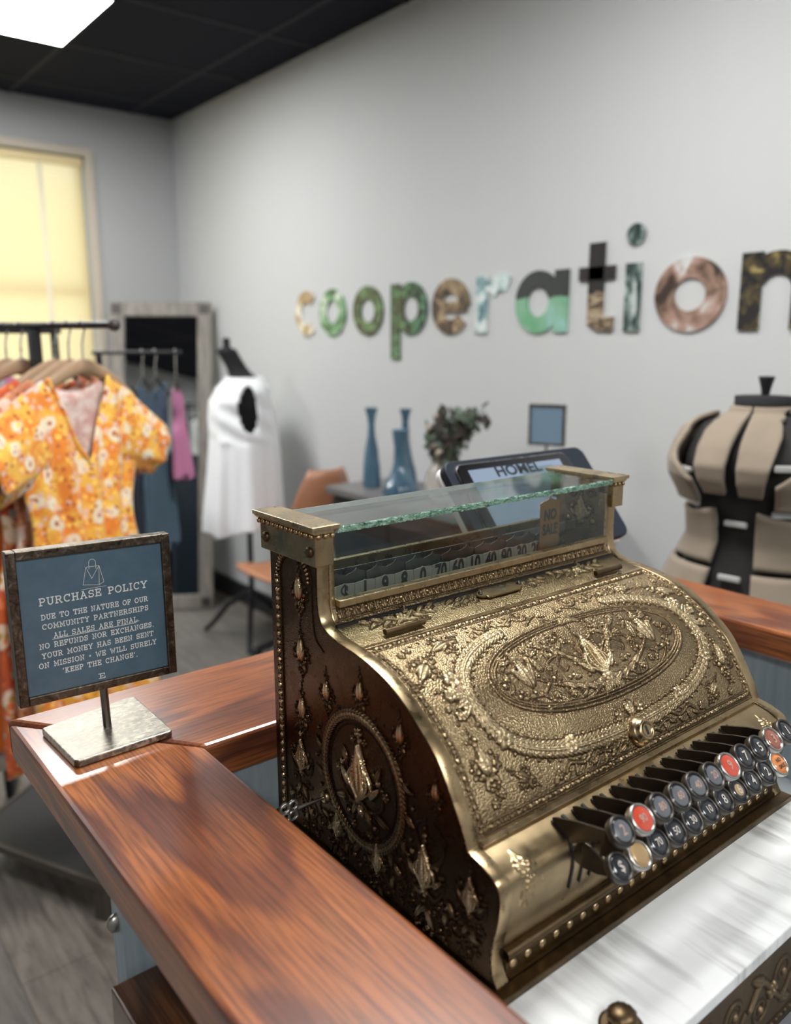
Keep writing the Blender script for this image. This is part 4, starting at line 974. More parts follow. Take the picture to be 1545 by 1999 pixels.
for tx, xa, xb, z in (('DUE TO THE NATURE OF OUR', .1966, .2992, 1.1950), ('COMMUNITY PARTNERSHIPS', .1968, .2991, 1.1855), ('ALL SALES ARE FINAL.', .2063, .2893, 1.1756),
                      ('NO REFUNDS NOR EXCHANGES.', .1927, .3037, 1.1668), ('YOUR MONEY HAS BEEN SENT', .1940, .3027, 1.1573), ('ON MISSION + WE WILL SURELY', .1907, .3054, 1.1478), ("'KEEP THE CHANGE'.", .2116, .2849, 1.1388)):
    slab(b, tx, xa, xb, z, .0047, .00082, lambda x, z: SP(x, z+(x-.2477)*.010, -.0014))
strokes(b, [(.2049,1.1744), (.2859,1.1744)], .0006, lambda x, z: SP(x, z+(x-.2477)*.010, -.0014)); b.build('policy_text', INK, SG)
b = MB(); PW = lambda x, z: SP(x, z, -.0014)
for pl in ([(.2370,1.2222),(.2523,1.2200),(.2534,1.2392),(.2409,1.2392),(.2370,1.2222)], [(.2523,1.2200),(.2570,1.2226),(.2534,1.2392)], [(.2409,1.2392),(.2456,1.2275),(.2534,1.2392)], [(.2437,1.2372)]+_arc(.2470,1.2430,.0033,.0035,180,0,10)+[(.2503,1.2366)], [(.2347,1.2176),(.2590,1.2180)]):
    strokes(b, pl, .00036, PW)
for pl in ([(.2465,1.1245),(.2465,1.1292)], [(.2450,1.1292),(.2505,1.1292),(.2505,1.128)], [(.2450,1.1245),(.2508,1.1245),(.2508,1.126)], [(.2465,1.1268),(.2490,1.1268)]): strokes(b, pl, .0008, PW)
b.build('bag_emblem', INK, SG)
# ------------------------------------------------------------------ tablet till behind the register
TB = thing('tablet_terminal', 'dark navy tablet till tilted on a white stand behind the glass of the register', 'tablet', None, (.87, .77, ZR))
TO = Vector((.722, .8000, 1.2930)); TX = Vector((1, 0, -.004)).normalized(); TD = (Vector((0, -.1000, -.1190))).normalized(); TN = TX.cross(-TD).normalized()
if TN.y > 0: TN = -TN
def TP(a, b, h=0.): return TO + TX*a + TD*b + TN*h
TM = Matrix((TX, -TD, TN)).transposed().to_4x4(); TM.translation = TO
TWd, THt = .290, .158
pl = [(p[0], -p[1]) for p in rrect(TWd/2, THt/2, TWd, THt, .016, 6)]
MB().prism(pl, -.0140, 0, 2, False, TM).build('housing', mat('navy_plastic', (.012,.016,.026), .55, spec=.3), TB, bevel=.002)
pl2 = [(p[0], -p[1]) for p in rrect(TWd/2-.001, THt/2+.001, TWd+.001, THt+.001, .016, 6)]
MB().prism(pl2, -.0230, -.0142, 2, False, TM).build('back_shell', mat('white_plastic', (.72,.73,.74), .35), TB, bevel=.002)
pl = [(p[0], -p[1]) for p in rrect(.1290, .083, .226, .146, .011, 6)]
TBM = MB().prism(pl, .0002, .0045, 2, False, TM).build('tablet', mat('black_bezel', (.008,.008,.010), .12, 0, .6), TB, bevel=.001)
MB().prism([(p[0], -p[1]) for p in rrect(.1290, .083, .229, .149, .012, 6)], .0001, .0030, 2, False, TM).build('tablet_edge', NICKEL_L, TB)
SCR = mat('screen', (.05,.06,.08), .08, 0, 0, emis=(.30,.38,.50), estr=.75)
sx0, sx1, sy0, sy1 = .034, .222, .020, .146
scr = MB().add([TP(sx0, sy0, .0047), TP(sx1, sy0, .0047), TP(sx1, sy1, .0047), TP(sx0, sy1, .0047)], [(0,1,2,3)]).build('screen', SCR, TB)
E1 = mat('screen_dark_text', (.02,.025,.03), .3); E2 = mat('screen_teal_shape', (.05,.06,.08), .3, emis=(.16,.24,.27), estr=.7)
E3 = mat('screen_orange_icon', (.3,.2,.1), .3, emis=(.55,.34,.16), estr=.8)
b = MB(); v, f = text_mesh('HOMEL', .0250, .0008); b.add([TP(.128+p[0]*1.12, .0285-p[1]*.92, .0050) for p in v], f)
v, f = text_mesh('Where Le', .0165, .0001); b.add([TP(.158+p[0], .108-p[1], .0050) for p in v], f)
for x, y in ((.112,.126), (.135,.126), (.158,.126), (.186,.126), (.15,.096), (.20,.096)):
    b.add([TP(x-.004, y-.004, .0050), TP(x+.004, y-.004, .0050), TP(x+.004, y-.003, .0050), TP(x-.004, y-.003, .0050)], [(0,1,2,3)]); b.add([TP(x-.004, y+.003, .0050), TP(x+.004, y+.003, .0050), TP(x+.004, y+.004, .0050), TP(x-.004, y+.004, .0050)], [(0,1,2,3)])
    b.add([TP(x-.004, y-.004, .0050), TP(x-.003, y-.004, .0050), TP(x-.003, y+.004, .0050), TP(x-.004, y+.004, .0050)], [(0,1,2,3)]); b.add([TP(x+.003, y-.004, .0050), TP(x+.004, y-.004, .0050), TP(x+.004, y+.004, .0050), TP(x+.003, y+.004, .0050)], [(0,1,2,3)])
b.build('screen_text', E1, scr, loc=(0,0,0))
b = MB(); cc = [TP(.165+.034*math.cos(a), .055+.026*math.sin(a), .0048) for a in np.linspace(0, PI, 18)]; b.add(cc, [tuple(range(18))]); b.add([TP(.13, .028, .0048), TP(.20, .028, .0048), TP(.20, .055, .0048), TP(.13, .055, .0048)], [(0,1,2,3)]); b.build('screen_shape', E2, scr, loc=(0,0,0))
b = MB()
for x, y in ((.130,.094), (.172,.096)): b.add([TP(x-.003, y-.003, .0050), TP(x+.003, y-.003, .0050), TP(x+.003, y+.003, .0050), TP(x-.003, y+.003, .0050)], [(0,1,2,3)])
b.build('screen_icon', E3, scr, loc=(0,0,0))
WP = mat('stand_white', (.62,.63,.64), .35)
b = MB(); b.prism([(.79, 1.205), (.765, 1.180), (.790, 1.075), (.835, 1.075)], .800, .880, 0); b.build('stand_neck', WP, TB, bevel=.003)
b = MB(); b.prism(rrect(.84, .795, .16, .10, .02), ZR+.0005, ZR+.009, 2); b.build('stand_base', WP, TB, bevel=.002)

# ------------------------------------------------------------------ dress form
DFm = mat('tan_form_fabric', (.30,.245,.18), .85, sheen=.2); t = NT(DFm)
t.col(t.mix(t.noise(t.coords(), 9, 4), (.175,.142,.106), (.29,.235,.172))); t.bump(t.noise(t.coords(), 500, 2), .2, .0006)
CLIP = mat('white_adjuster', (.42,.42,.41), .4)
form_tab = [(.62,.190,.150,.130),(.72,.203,.160,.135),(.82,.205,.150,.135),(.90,.196,.135,.125),(.97,.165,.115,.110),(1.03,.138,.098,.095),(1.08,.142,.105,.098),(1.13,.158,.122,.105),(1.17,.172,.152,.110),(1.20,.175,.158,.112),(1.235,.168,.138,.112),(1.265,.155,.110,.105),(1.285,.130,.088,.092),(1.297,.098,.070,.075),(1.303,.066,.058,.060),(1.315,.058,.055,.056),(1.335,.057,.055,.056)]
def form_pt(z, th, k=1.0, tab=form_tab):
    zs = [r[0] for r in tab]; a, bf, bb = (np.interp(z, zs, [r[i] for r in tab]) for i in (1, 2, 3))
    b_ = bf if abs(th) < PI/2 else bb
    x = abs(math.sin(th))**.92*a*(1 if math.sin(th) > 0 else -1); y = -abs(math.cos(th))**.92*b_*(1 if math.cos(th) > 0 else -1)
    if 1.12 < z < 1.25 and abs(th) < 1.3: y *= 1+.13*math.sin((z-1.12)/.13*PI)*(abs(math.sin(th*1.55))-.55)
    return Vector((x*k, y*k, z))
DFo = thing('dress_form', 'tan adjustable dress form with gaps and white adjusters by the wall at the right edge', 'dress form', None, (1.700, .862, 0), math.radians(-90+7))
def patch(name, th0, th1, z0, z1, k=1.0, nu=18, nv=18, zt=None, zbm=None, thf=None):
    b = MB()
    def fn(u, v):
        q = th0+(th1-th0)*u
        za = z0 if zbm is None else zbm(u); zb = z1 if zt is None else zt(u); z = za+(zb-za)*v
        if thf: q = thf(u, v)
        return form_pt(z, math.radians(q), k)
    b.grid(fn, nu, nv); return b.build(name, DFm, DFo, loc=(0,0,0), solid=.010)
# inner dark core
b = MB(); b.grid(lambda u, v: form_pt(.64+.66*v, u*2*PI-PI, .86), 40, 30); b.build('inner_core', mat('form_inner', (.012,.011,.010), .8), DFo, loc=(0,0,0))
for sg in (-1, 1):
    patch('chest_panel', 0, 0, 1.142, 1.316, 1.03, 16, 28, thf=lambda u, v, sg=sg: sg*(1.5+2.5*(1-v)+(15+14*v+max(0, v-.86)*300)*u))
    patch('shoulder_panel', 0, 0, 1.116, 1.296, 1.045, 28, 30, zt=lambda u: 1.262+.036*math.sin(PI*min(1, u*1.15)), thf=lambda u, v, sg=sg: sg*((27+22*max(0, min(1, (v-.35)/.35)))*(1-u)+150*u))
    patch('waist_panel', sg*15, sg*105, .985, 1.100, 1.0, 22, 12, zt=lambda u: 1.105-.018*math.sin(PI*u))
    patch('hip_panel', sg*14, sg*108, .66, .975, 1.02, 24, 22)
    patch('back_panel', sg*128, sg*176, 1.12, 1.28, 1.0, 14, 16); patch('back_hip_panel', sg*115, sg*176, .66, .975, 1.0, 14, 16); patch('back_waist_panel', sg*112, sg*176, .985, 1.105, 1.0, 14, 12)
patch('neck_back', 70, 290, 1.303, 1.316, 1.0, 24, 6)
for th, z, sz in ((0, 1.075, .9), (0, .960, .9), (-36, 1.185, .7), (36, 1.205, 1.), (-42, 1.108, .9), (38, 1.105, 1.)):
    p = form_pt(z, math.radians(th), .955); a = math.radians(th)
    T = Matrix.Translation(p) @ Matrix.Rotation(a, 4, 'Z')
    MB().box(-.026*sz, .026*sz, -.006, .003, -.0065*sz, .0065*sz, T).build('adjuster', CLIP, DFo, loc=(0,0,0), bevel=.002)
b = MB(); b.lathe([(.0600,1.3165),(.0605,1.3365),(.030,1.3385),(.001,1.339)], (0,0,0), 28); b.build('neck_cap', BLACKF, DFo, loc=(0,0,0))
b = MB(); b.lathe([(.008,1.337),(.010,1.352),(.016,1.374),(.017,1.378),(.001,1.379)], (0,0,0), 14, caps=False); b.build('neck_knob', IRON, DFo, loc=(0,0,0))
b = MB(); b.tube([(0,0,.12),(0,0,.75)], .014, 12); b.build('stand_pole', IRON, DFo, loc=(0,0,0))
for k in range(4):
    a = k*PI/2+.4; b = MB(); b.tube([(0,0,.14),(.12*math.cos(a),.12*math.sin(a),.10),(.24*math.cos(a),.24*math.sin(a),.015)], .011, 8); b.build('stand_leg', IRON, DFo, loc=(0,0,0))

# ------------------------------------------------------------------ white blouse on a black mannequin
MN = thing('mannequin', 'black headless mannequin turned left between the leaning mirror and the wall', 'mannequin', None, (1.850, 3.42, 0), math.radians(-112))
mt = [(.78,.16,.12,.12),(.90,.150,.11,.11),(1.0,.125,.10,.09),(1.10,.15,.13,.10),(1.18,.165,.135,.10),(1.24,.16,.11,.10),(1.28,.12,.08,.08),(1.30,.07,.06,.065),(1.33,.052,.05,.052),(1.40,.048,.048,.05)]
def mp(z, th, k=1., tab=mt):
    p = form_pt(z, th, k, tab); 
    if z > 1.28: p.y -= (z-1.28)*.55
    return p
b = MB(); b.grid(lambda u, v: mp(.78+.63*v, u*2*PI-PI, .93), 36, 36); b.build('torso', BLACKF, MN, loc=(0,0,0))
b = MB(); b.lathe([(.0480,0),(.046,.012),(.020,.022),(.016,.045),(.020,.060),(.001,.068)], (0,-.072,1.405), 18); b.build('neck_finial', BLACKF, MN, loc=(0,0,0))
b = MB(); b.tube([(0,0,.20),(0,0,.8)], .013, 10); b.build('stand_pole', IRON, MN, loc=(0,0,0))
for k in range(3):
    a = math.radians(227+120*k); R_ = .30 if k == 0 else .20; b = MB(); b.tube([(0,0,.26), (R_*.5*math.cos(a), R_*.5*math.sin(a), .17), (R_*.85*math.cos(a), R_*.85*math.sin(a), .05), (R_*math.cos(a), R_*math.sin(a), .013)], [.015,.014,.013,.012], 10); b.build('stand_leg', IRON, MN, loc=(0,0,0))
WB = mat('white_blouse_fabric', (.74,.76,.78), .8, sheen=.3)
BLo = thing('white_blouse', 'white sleeveless blouse with large armholes on the black mannequin', 'blouse', None, (1.850, 3.42, 0), math.radians(-112))
bt_ = [(.60,.225,.205,.150),(.75,.215,.190,.150),(.90,.205,.175,.150),(1.02,.195,.165,.145),(1.12,.185,.168,.135),(1.18,.180,.165,.125),(1.24,.166,.130,.115),(1.275,.130,.090,.095),(1.295,.085,.075,.080)]
def bl(u, v):
    z = .60+.69*v; th = u*2*PI-PI; p = form_pt(z, th, 1.0, bt_); f = (1-v)**1.2
    rip = 1+f*.085*math.sin(th*9+math.sin(th*2)*1.6)+f*.03*math.sin(th*17+1); p.x *= rip; p.y *= rip
    if z > 1.0: p.x += .006*math.sin(z*60+th*5); 
    p.z += -.03*math.sin(th*2+.5)*(1-v)**4
    return p
def arm(u, v):
    for c in (.25, .75):
        du = (u-c)*6.2831*.16; dz = (.60+.69*v-1.155)
        if (du/.042)**2+(dz/(.105))**2 < 1 and v < .985: return True
    return False
b = MB(); b.grid(bl, 120, 90, skip=arm); b.build('body', WB, BLo, loc=(0,0,0), solid=.004)
b = MB(); b.tube([bl(i/60, .995) for i in range(61)], .007, 8); b.build('collar', WB, BLo, loc=(0,0,0))

# ------------------------------------------------------------------ chair
CH = thing('swivel_chair', 'brown moulded plywood chair on a splayed black base beside the black console', 'chair', None, (1.82, 2.97, 0), math.radians(6))
b = MB(); b.grid(lambda u, v: Vector(((u-.5)*.38*(1-.10*v), (v-.5)*.40, .455+.012*math.cos(u*2*PI)+.02*abs(2*v-1)**3)), 18, 14); b.build('seat', CHAIRW, CH, loc=(0,0,0), solid=.014)
b = MB(); b.grid(lambda u, v: Vector(((u-.5)*.34*math.cos((v-.35)*1.6), -.225-.05*v+.05*(2*u-1)**2, .60+.345*v)), 20, 12); b.build('backrest', CHAIRW, CH, loc=(0,0,0), solid=.014)
for sg in (-1, 1):
    b = MB(); b.tube([(sg*.09, -.12, .445), (sg*.09, -.25, .47), (sg*.09, -.275, .62)], .011, 8); b.build('back_support', IRON, CH, loc=(0,0,0))
b = MB(); b.tube([(0,0,.10),(0,0,.44)], .030, 14); b.lathe([(.10,.430),(.11,.442),(.05,.444)], (0,0,0), 18); b.build('gas_column', IRON, CH, loc=(0,0,0))
for k in range(5):
    a = 2*PI*k/5+1.75; b = MB(); R_ = .25
    b.tube([(0,0,.16),(.5*R_*math.cos(a),.5*R_*math.sin(a),.11),(R_*math.cos(a),R_*math.sin(a),.045)], [.030,.022,.016], 10); b.build('base_leg', IRON, CH, loc=(0,0,0))
    MB().ball((R_*math.cos(a), R_*math.sin(a), .0275), .027, 12).build('caster', IRON, CH, loc=(0,0,0))

# ------------------------------------------------------------------ console and what stands on it
CN = thing('console_table', 'charcoal black console along the wall behind the register, vases on top', 'console', None, (1.92, 2.08, 0))
CHAR = mat('charcoal_wood', (.040,.040,.043), .45); CTOP = mat('grey_console_top', (.15,.145,.145), .4)
CZ = .905
MB().box(1.74, 2.09, 1.50, 2.60, CZ-.028, CZ).build('tabletop', CTOP, CN, bevel=.003)
b = MB(); b.box(1.77, 2.085, 1.525, 2.585, CZ-.30, CZ-.0285); b.build('drawer_case', CHAR, CN, bevel=.003)
for k in range(3):
    y0 = 1.535+.352*k; d = MB().box(1.757, 1.7695, y0, y0+.335, CZ-.28, CZ-.05).build('drawer_front', CHAR, CN, bevel=.003)
    MB().tube([(1.745, y0+.115, CZ-.165), (1.745, y0+.23, CZ-.165)], .006, 8).build('handle', IRON, d, loc=(0,0,0))
for x in (1.79, 2.06):
    for y in (1.55, 2.56): MB().box(x-.022, x+.022, y-.022, y+.022, 0, CZ-.30).build('leg', CHAR, CN, bevel=.002)
MB().box(1.80, 2.06, 1.58, 2.53, .17, .195).build('shelf', CHAR, CN, bevel=.002)
VB = mat('blue_vase_glaze', (.045,.115,.175), .18, 0, .5); t = NT(VB); t.col(t.ramp(t.noise(t.coords((8,8,2)), 2, 3), [(.35, (.030,.075,.12)), (.65, (.09,.18,.25))]))
def vase(x, y, prof, label, flare=1.0, kk=1.0):
    o = thing('blue_vase', label, 'vase', 'blue vases on the console', (x, y, CZ))
    b = MB(); b.lathe([(r*flare, z) for r, z in prof], (x, y, CZ), 40, twist=26, flute=.07, nf=8); b.build('body', VB, o)
    r, z = prof[-1]; b = MB(); b.lathe([(r*flare*1.0, z-.002), (r*flare*1.12, z+.002), (r*flare*.92, z+.004), (r*flare*.7, z-.01)], (x, y, CZ), 30, caps=False); b.build('rim', VB, o)
vase(1.86, 2.455, [(.030,0),(.033,.01),(.032,.08),(.024,.15),(.014,.20),(.012,.24),(.016,.275),(.024,.300)], 'tall slender blue vase, leftmost of the vases on the console')
vase(1.99, 2.410, [(.040,0),(.044,.01),(.038,.06),(.022,.13),(.014,.19),(.012,.25),(.016,.275),(.023,.292)], 'tall blue vase standing at the back behind the short blue vase')
vase(1.84, 2.255, [(.062,0),(.066,.012),(.056,.040),(.036,.080),(.025,.120),(.022,.175),(.026,.205),(.030,.235)], 'short blue vase with wide flared base, in front of the other vases')
FVx, FVy = 1.86, 2.06
CG = mat('pale_glass', (.75,.72,.66), .08, 0, 0, None, .7, 1.45)
FV = thing('flower_vase', 'pale glass vase holding the dried flowers on the console', 'vase', None, (FVx, FVy, CZ))
MB().lathe([(.032,0),(.048,.02),(.058,.06),(.052,.10),(.030,.135),(.026,.15),(.034,.165)], (FVx, FVy, CZ), 32, caps=False).build('body', CG, FV)
BQ = thing('dried_flowers', 'bunch of dark green and brown dried flowers and leaves in the glass vase', 'flowers', None, (FVx, FVy, CZ+.10))
STM = mat('dry_stem', (.10,.09,.06), .8); LG = mat('dusty_green_leaf', (.10,.135,.105), .75); LD = mat('dark_brown_leaf', (.045,.035,.032), .8); LP = mat('pale_dry_bloom', (.42,.36,.29), .8)
b = MB(); leaves = [MB(), MB(), MB()]
for k in range(44):
    a = random.uniform(0, 2*PI); rr = random.uniform(.02, .095); hh = random.uniform(.13, .265)
    ex = rr*math.cos(a)*.8; ey = rr*math.sin(a)*1.15
    if k > 27: ey = -random.uniform(.10, .19); hh = random.uniform(.22, .28); ex = random.uniform(-.04, .04)
    p0 = Vector((FVx, FVy, CZ+.02)); p2 = Vector((FVx+ex, FVy+ey, CZ+.06+hh)); p1 = Vector((FVx+ex*.2, FVy+ey*.25, CZ+.17))
    P_ = [tuple(q) for q in catmull([p0, p1, p2], 6)]; b.tube(P_, .0016, 5)
    for q in range(13):
        tq = random.uniform(.5, 1.03); i = min(int(tq*(len(P_)-1)), len(P_)-1); c = Vector(P_[i])+Vector([random.gauss(0, .012) for _ in range(3)])
        s1 = random.uniform(.012, .026); T = Matrix.Translation(c) @ Euler([random.uniform(0, 6) for _ in range(3)]).to_matrix().to_4x4()
        kind = 0 if random.random() < .42 else 1 if random.random() < .86 else 2
        if k > 27: kind = 0 if random.random() < .6 else 1
        if kind == 2: leaves[2].ball(c, s1*.55, 7)
        else: leaves[kind].add([T @ Vector(p) for p in ((-s1,0,0), (-s1*.3,s1*.55,.002), (s1*.5,s1*.45,.003), (s1,0,0), (s1*.5,-s1*.45,.003), (-s1*.3,-s1*.55,.002))], [(0,1,2,3,4,5)])
b.build('stems', STM, BQ)
for nm, m_, l in (('green_leaves', LG, leaves[0]), ('brown_leaves', LD, leaves[1]), ('blooms', LP, leaves[2])): l.build(nm, m_, BQ, solid=.0006 if nm != 'blooms' else 0)
GB = thing('gold_bowl', 'pale gold round bowl beside the flower vase behind the tablet', 'bowl', None, (1.83, 1.86, CZ))
MB().lathe([(.035,0),(.055,.006),(.085,.035),(.092,.075),(.088,.105),(.080,.110),(.082,.075),(.070,.03),(.002,.012)], (1.83, 1.86, CZ), 36).build('bowl', mat('pale_gold', (.60,.44,.24), .45, .35), GB)
FS = thing('framed_sign', 'small slate blue framed sign on a metal stem, on the console by the flowers', 'sign', None, (1.87, 1.595, CZ), 0)
def fs_box(mb, a0, a1, z0, z1, d0, d1):
    ax = Vector((.35, -.94, 0)).normalized(); nn = Vector((-.94, -.35, 0)).normalized(); o = Vector((1.86, 1.595, 0))
    v = [o+ax*a+nn*d+Vector((0,0,z)) for a in (a0, a1) for d in (d0, d1) for z in (z0, z1)]
    mb.add(v, [(0,1,3,2),(4,6,7,5),(0,4,5,1),(2,3,7,6),(0,2,6,4),(1,5,7,3)])
b = MB()
for a in ((-.056,-.049,1.148,1.270), (.049,.056,1.148,1.270), (-.049,.049,1.148,1.155), (-.049,.049,1.263,1.270)): fs_box(b, *a, -.006, .006)
b.build('frame', TARND, FS)
b = MB(); fs_box(b, -.050, .050, 1.154, 1.264, -.002, .003); b.build('print_panel', mat('pale_blue_print', (.13,.20,.27), .4), FS)
b = MB(); b.tube([(1.86, 1.595, CZ+.006), (1.86, 1.595, 1.149)], .004, 8); b.build('post', STEEL, FS)
b = MB(); fs_box(b, -.045, .045, CZ+.0005, CZ+.007, -.045, .045); b.build('base', TARN, FS)

# ------------------------------------------------------------------ leaning mirror
MR = thing('floor_mirror', 'tall grey wooden framed mirror leaning in the corner by the window', 'mirror', None, (1.72, 4.25, 0))
BRc, BLc = Vector((1.930, 4.02, 0)), Vector((1.480, 4.313, 0)); wdir = (BRc-BLc).normalized(); wid = (BRc-BLc).length
back = Vector((-wdir.y, wdir.x, 0)); back = back if back.y > 0 else -back
upv = (Vector((0, 0, 1.66)) + back*.205 + wdir*.045).normalized(); mh = 1.672; mn = wdir.cross(upv); mn = mn if mn.y < 0 else -mn
def MPt(a, h, d): return BLc + wdir*a + upv*h + mn*d + Vector((0, 0, .003))
def mbox(mb, a0, a1, h0, h1, d0, d1):
    v = [MPt(a, h, d) for a in (a0, a1) for d in (d0, d1) for h in (h0, h1)]; mb.add(v, [(0,1,3,2),(4,6,7,5),(0,4,5,1),(2,3,7,6),(0,2,6,4),(1,5,7,3)])
GW = mat('weathered_grey_wood', (.23,.21,.185), .7); t = NT(GW); t.col(t.ramp(t.noise(t.coords((30,30,2)), 2, 5, .6), [(.3, (.13,.12,.105)), (.7, (.30,.275,.245))]))
fw = .075
for nm, a in (('frame_stile', (0, fw, 0, mh)), ('frame_stile', (wid-fw, wid, 0, mh)), ('frame_rail', (fw, wid-fw, 0, fw)), ('frame_rail', (fw, wid-fw, mh-fw, mh))):
    b = MB(); mbox(b, *a, -.012, .022); b.build(nm, GW, MR, bevel=.003)
BRK = mat('dark_bracket', (.07,.065,.06), .5, .6)
for a, h in ((0, 0), (wid-fw, 0), (0, mh-fw), (wid-fw, mh-fw)):
    b = MB(); mbox(b, a+.012, a+fw-.012, h+.012, h+fw-.012, .0221, .025); b.build('corner_bracket', BRK, MR)
b = MB(); mbox(b, fw-.004, wid-fw+.004, fw-.004, mh-fw+.004, -.004, .004); b.build('mirror_glass', MIRROR, MR)

# ------------------------------------------------------------------ clothes rack, hangers and clothes
P0 = Vector((.655, 1.995, 0)); bd = Vector((-.5, .866, 0)); gd = Vector((.866, .5, 0)); ZBAR = 1.490
RK = thing('clothes_rack', 'black single bar clothing rack holding wooden hangers left of the counter', 'clothes rack', None, tuple(P0+bd*.14), 0)
def bp(s, z): q = P0+bd*s; return (q.x, q.y, z)
MB().tube([bp(-.095, ZBAR), bp(.62, ZBAR)], .0085, 12).build('bar', IRON, RK)
MB().ball(bp(-.098, ZBAR), .015, 12).build('bar_end', BRK, RK)
b = MB(); q0 = P0+bd*.143; b.box(q0.x-.0125, q0.x+.0125, q0.y-.0125, q0.y+.0125, .1105, ZBAR-.008); b.build('post', IRON, RK)
pn = Vector((.565, 1.885, 0)); pa = Vector((-.43, .903, 0)).normalized(); pb_ = Vector((.80, .60, 0)).normalized()
def pbox(mb, a0, a1, b0, b1, z0, z1):
    v = [pn+pa*a+pb_*c+Vector((0,0,z)) for a in (a0, a1) for c in (b0, b1) for z in (z0, z1)]; mb.add(v, [(0,1,3,2),(4,6,7,5),(0,4,5,1),(2,3,7,6),(0,2,6,4),(1,5,7,3)])
DKW = mat('dark_platform_wood', (.022,.021,.020), .55); DMT = mat('dull_bronze_metal', (.10,.085,.07), .5, .5)
b = MB(); pbox(b, .012, .50, .012, .36, .098, .106); b.build('platform', DKW, RK)
b = MB()
for a in ((0, .512, 0, .012), (0, .512, .36, .372), (0, .012, .012, .36), (.50, .512, .012, .36)): pbox(b, *a, .085, .110)
b.build('platform_frame', DMT, RK, bevel=.002)
for a in ((0, .035, 0, .035), (.477, .512, 0, .035), (0, .035, .337, .372), (.477, .512, .337, .372)):
    b = MB(); pbox(b, *a, 0, .0845); b.build('foot', DMT, RK)
def hanger(s, label, wd=.215, dz=0):
    h = thing('clothes_hanger', label, 'hanger', 'wooden hangers on the front rack', bp(s, ZBAR))
    b = MB(); q = P0+bd*s
    hk = [q+gd*(.014*math.cos(a)+.0)+Vector((0,0,ZBAR-.0035+.0125*math.sin(a))) for a in np.linspace(-.5, PI, 12)]
    hk = hk[::-1]; pts = [q+Vector((0,0,ZBAR-.085))] + [q+gd*.002+Vector((0,0,ZBAR-.040))]+hk[::-1][:10]
    b.tube(pts, .0022, 6); b.build('hook', NICKEL_L, h)
    b = MB(); n = 24
    def arm_(u, v):
        x = (u*2-1)*wd; zc = ZBAR-.095-.105*abs(u*2-1)**1.5; th = .019*(1-.35*abs(u*2-1)); a = v*2*PI
        return q+gd*x+bd*(.0075*math.cos(a)+.02*abs(u*2-1)**2)+Vector((0,0,zc+th*math.sin(a)))
    b.grid(arm_, n*2, 11); b.build('shoulder_bar', HANGW, h)
ho = ['light wooden hanger holding the yellow floral dress, frontmost on the rack', 'wooden hanger just behind the frontmost hanger', 'wooden hanger holding the rust orange floral dress', 'wooden hanger holding the plain orange dress', 'wooden hanger at the back holding the beige dress']
SS = [0, .042, .084, .190, .238]
for s_, l in zip(SS, ho): hanger(s_, l)
def floral(name, base, base2, petal, spot, accent, scale=17):
    m = mat(name, base, .8, sheen=.25); t = NT(m)
    v = t.coords(); vv = t.n('ShaderNodeVectorMath', operation='ADD')
    nz = t.n('ShaderNodeTexNoise'); t.l(v, nz.inputs['Vector']); nz.inputs['Scale'].default_value = 30
    sc = t.n('ShaderNodeVectorMath', operation='SCALE'); t.l(nz.outputs['Color'], sc.inputs[0]); sc.inputs['Scale'].default_value = .022
    t.l(v, vv.inputs[0]); t.l(sc.outputs[0], vv.inputs[1]); w_ = vv.outputs[0]
    c = t.mix(t.ramp(t.noise(w_, 22, 3), [(.42, g3(0)), (.56, g3(1))]), base, base2)
    d1 = t.vor(w_, scale); c = t.mix(t.ramp(d1, [(.34, g3(1)), (.42, g3(0))]), c, petal); c = t.mix(t.ramp(d1, [(.13, g3(1)), (.18, g3(0))]), c, spot)
    d2 = t.vor(w_, scale*1.9); c = t.mix(t.ramp(d2, [(.24, g3(1)), (.32, g3(0))]), c, accent)
    d3 = t.vor(w_, scale*2.7); c = t.mix(t.ramp(d3, [(.22, g3(1)), (.28, g3(0))]), c, spot)
    d4 = t.vor(w_, scale*2.1); c = t.mix(t.ramp(d4, [(.22, g3(1)), (.30, g3(0))]), c, tuple(min(1, x*1.25+.04) for x in base))
    t.col(c); return m
FY_ = floral('yellow_floral_fabric', (.84,.46,.06), (.80,.24,.025), (.84,.72,.52), (.46,.09,.02), (.80,.50,.40), 21)
FO_ = floral('orange_floral_fabric', (.62,.11,.015), (.50,.075,.02), (.80,.62,.45), (.55,.30,.05), (.50,.52,.50), 13)
PO_ = mat('plain_orange_fabric', (.80,.20,.02), .8, sheen=.2); BG_ = mat('beige_dress_fabric', (.50,.46,.40), .8, sheen=.2); RU_ = floral('rust_floral_fabric', (.42,.14,.06), (.60,.25,.10), (.72,.55,.45), (.25,.05,.02), (.75,.45,.35), 16)
PKI = mat('pale_pink_lining', (.62,.42,.36), .85); t = NT(PKI); t.col(t.ramp(t.noise(t.coords(), 45, 3), [(.38, (.55,.33,.29)), (.6, (.72,.60,.54))]))
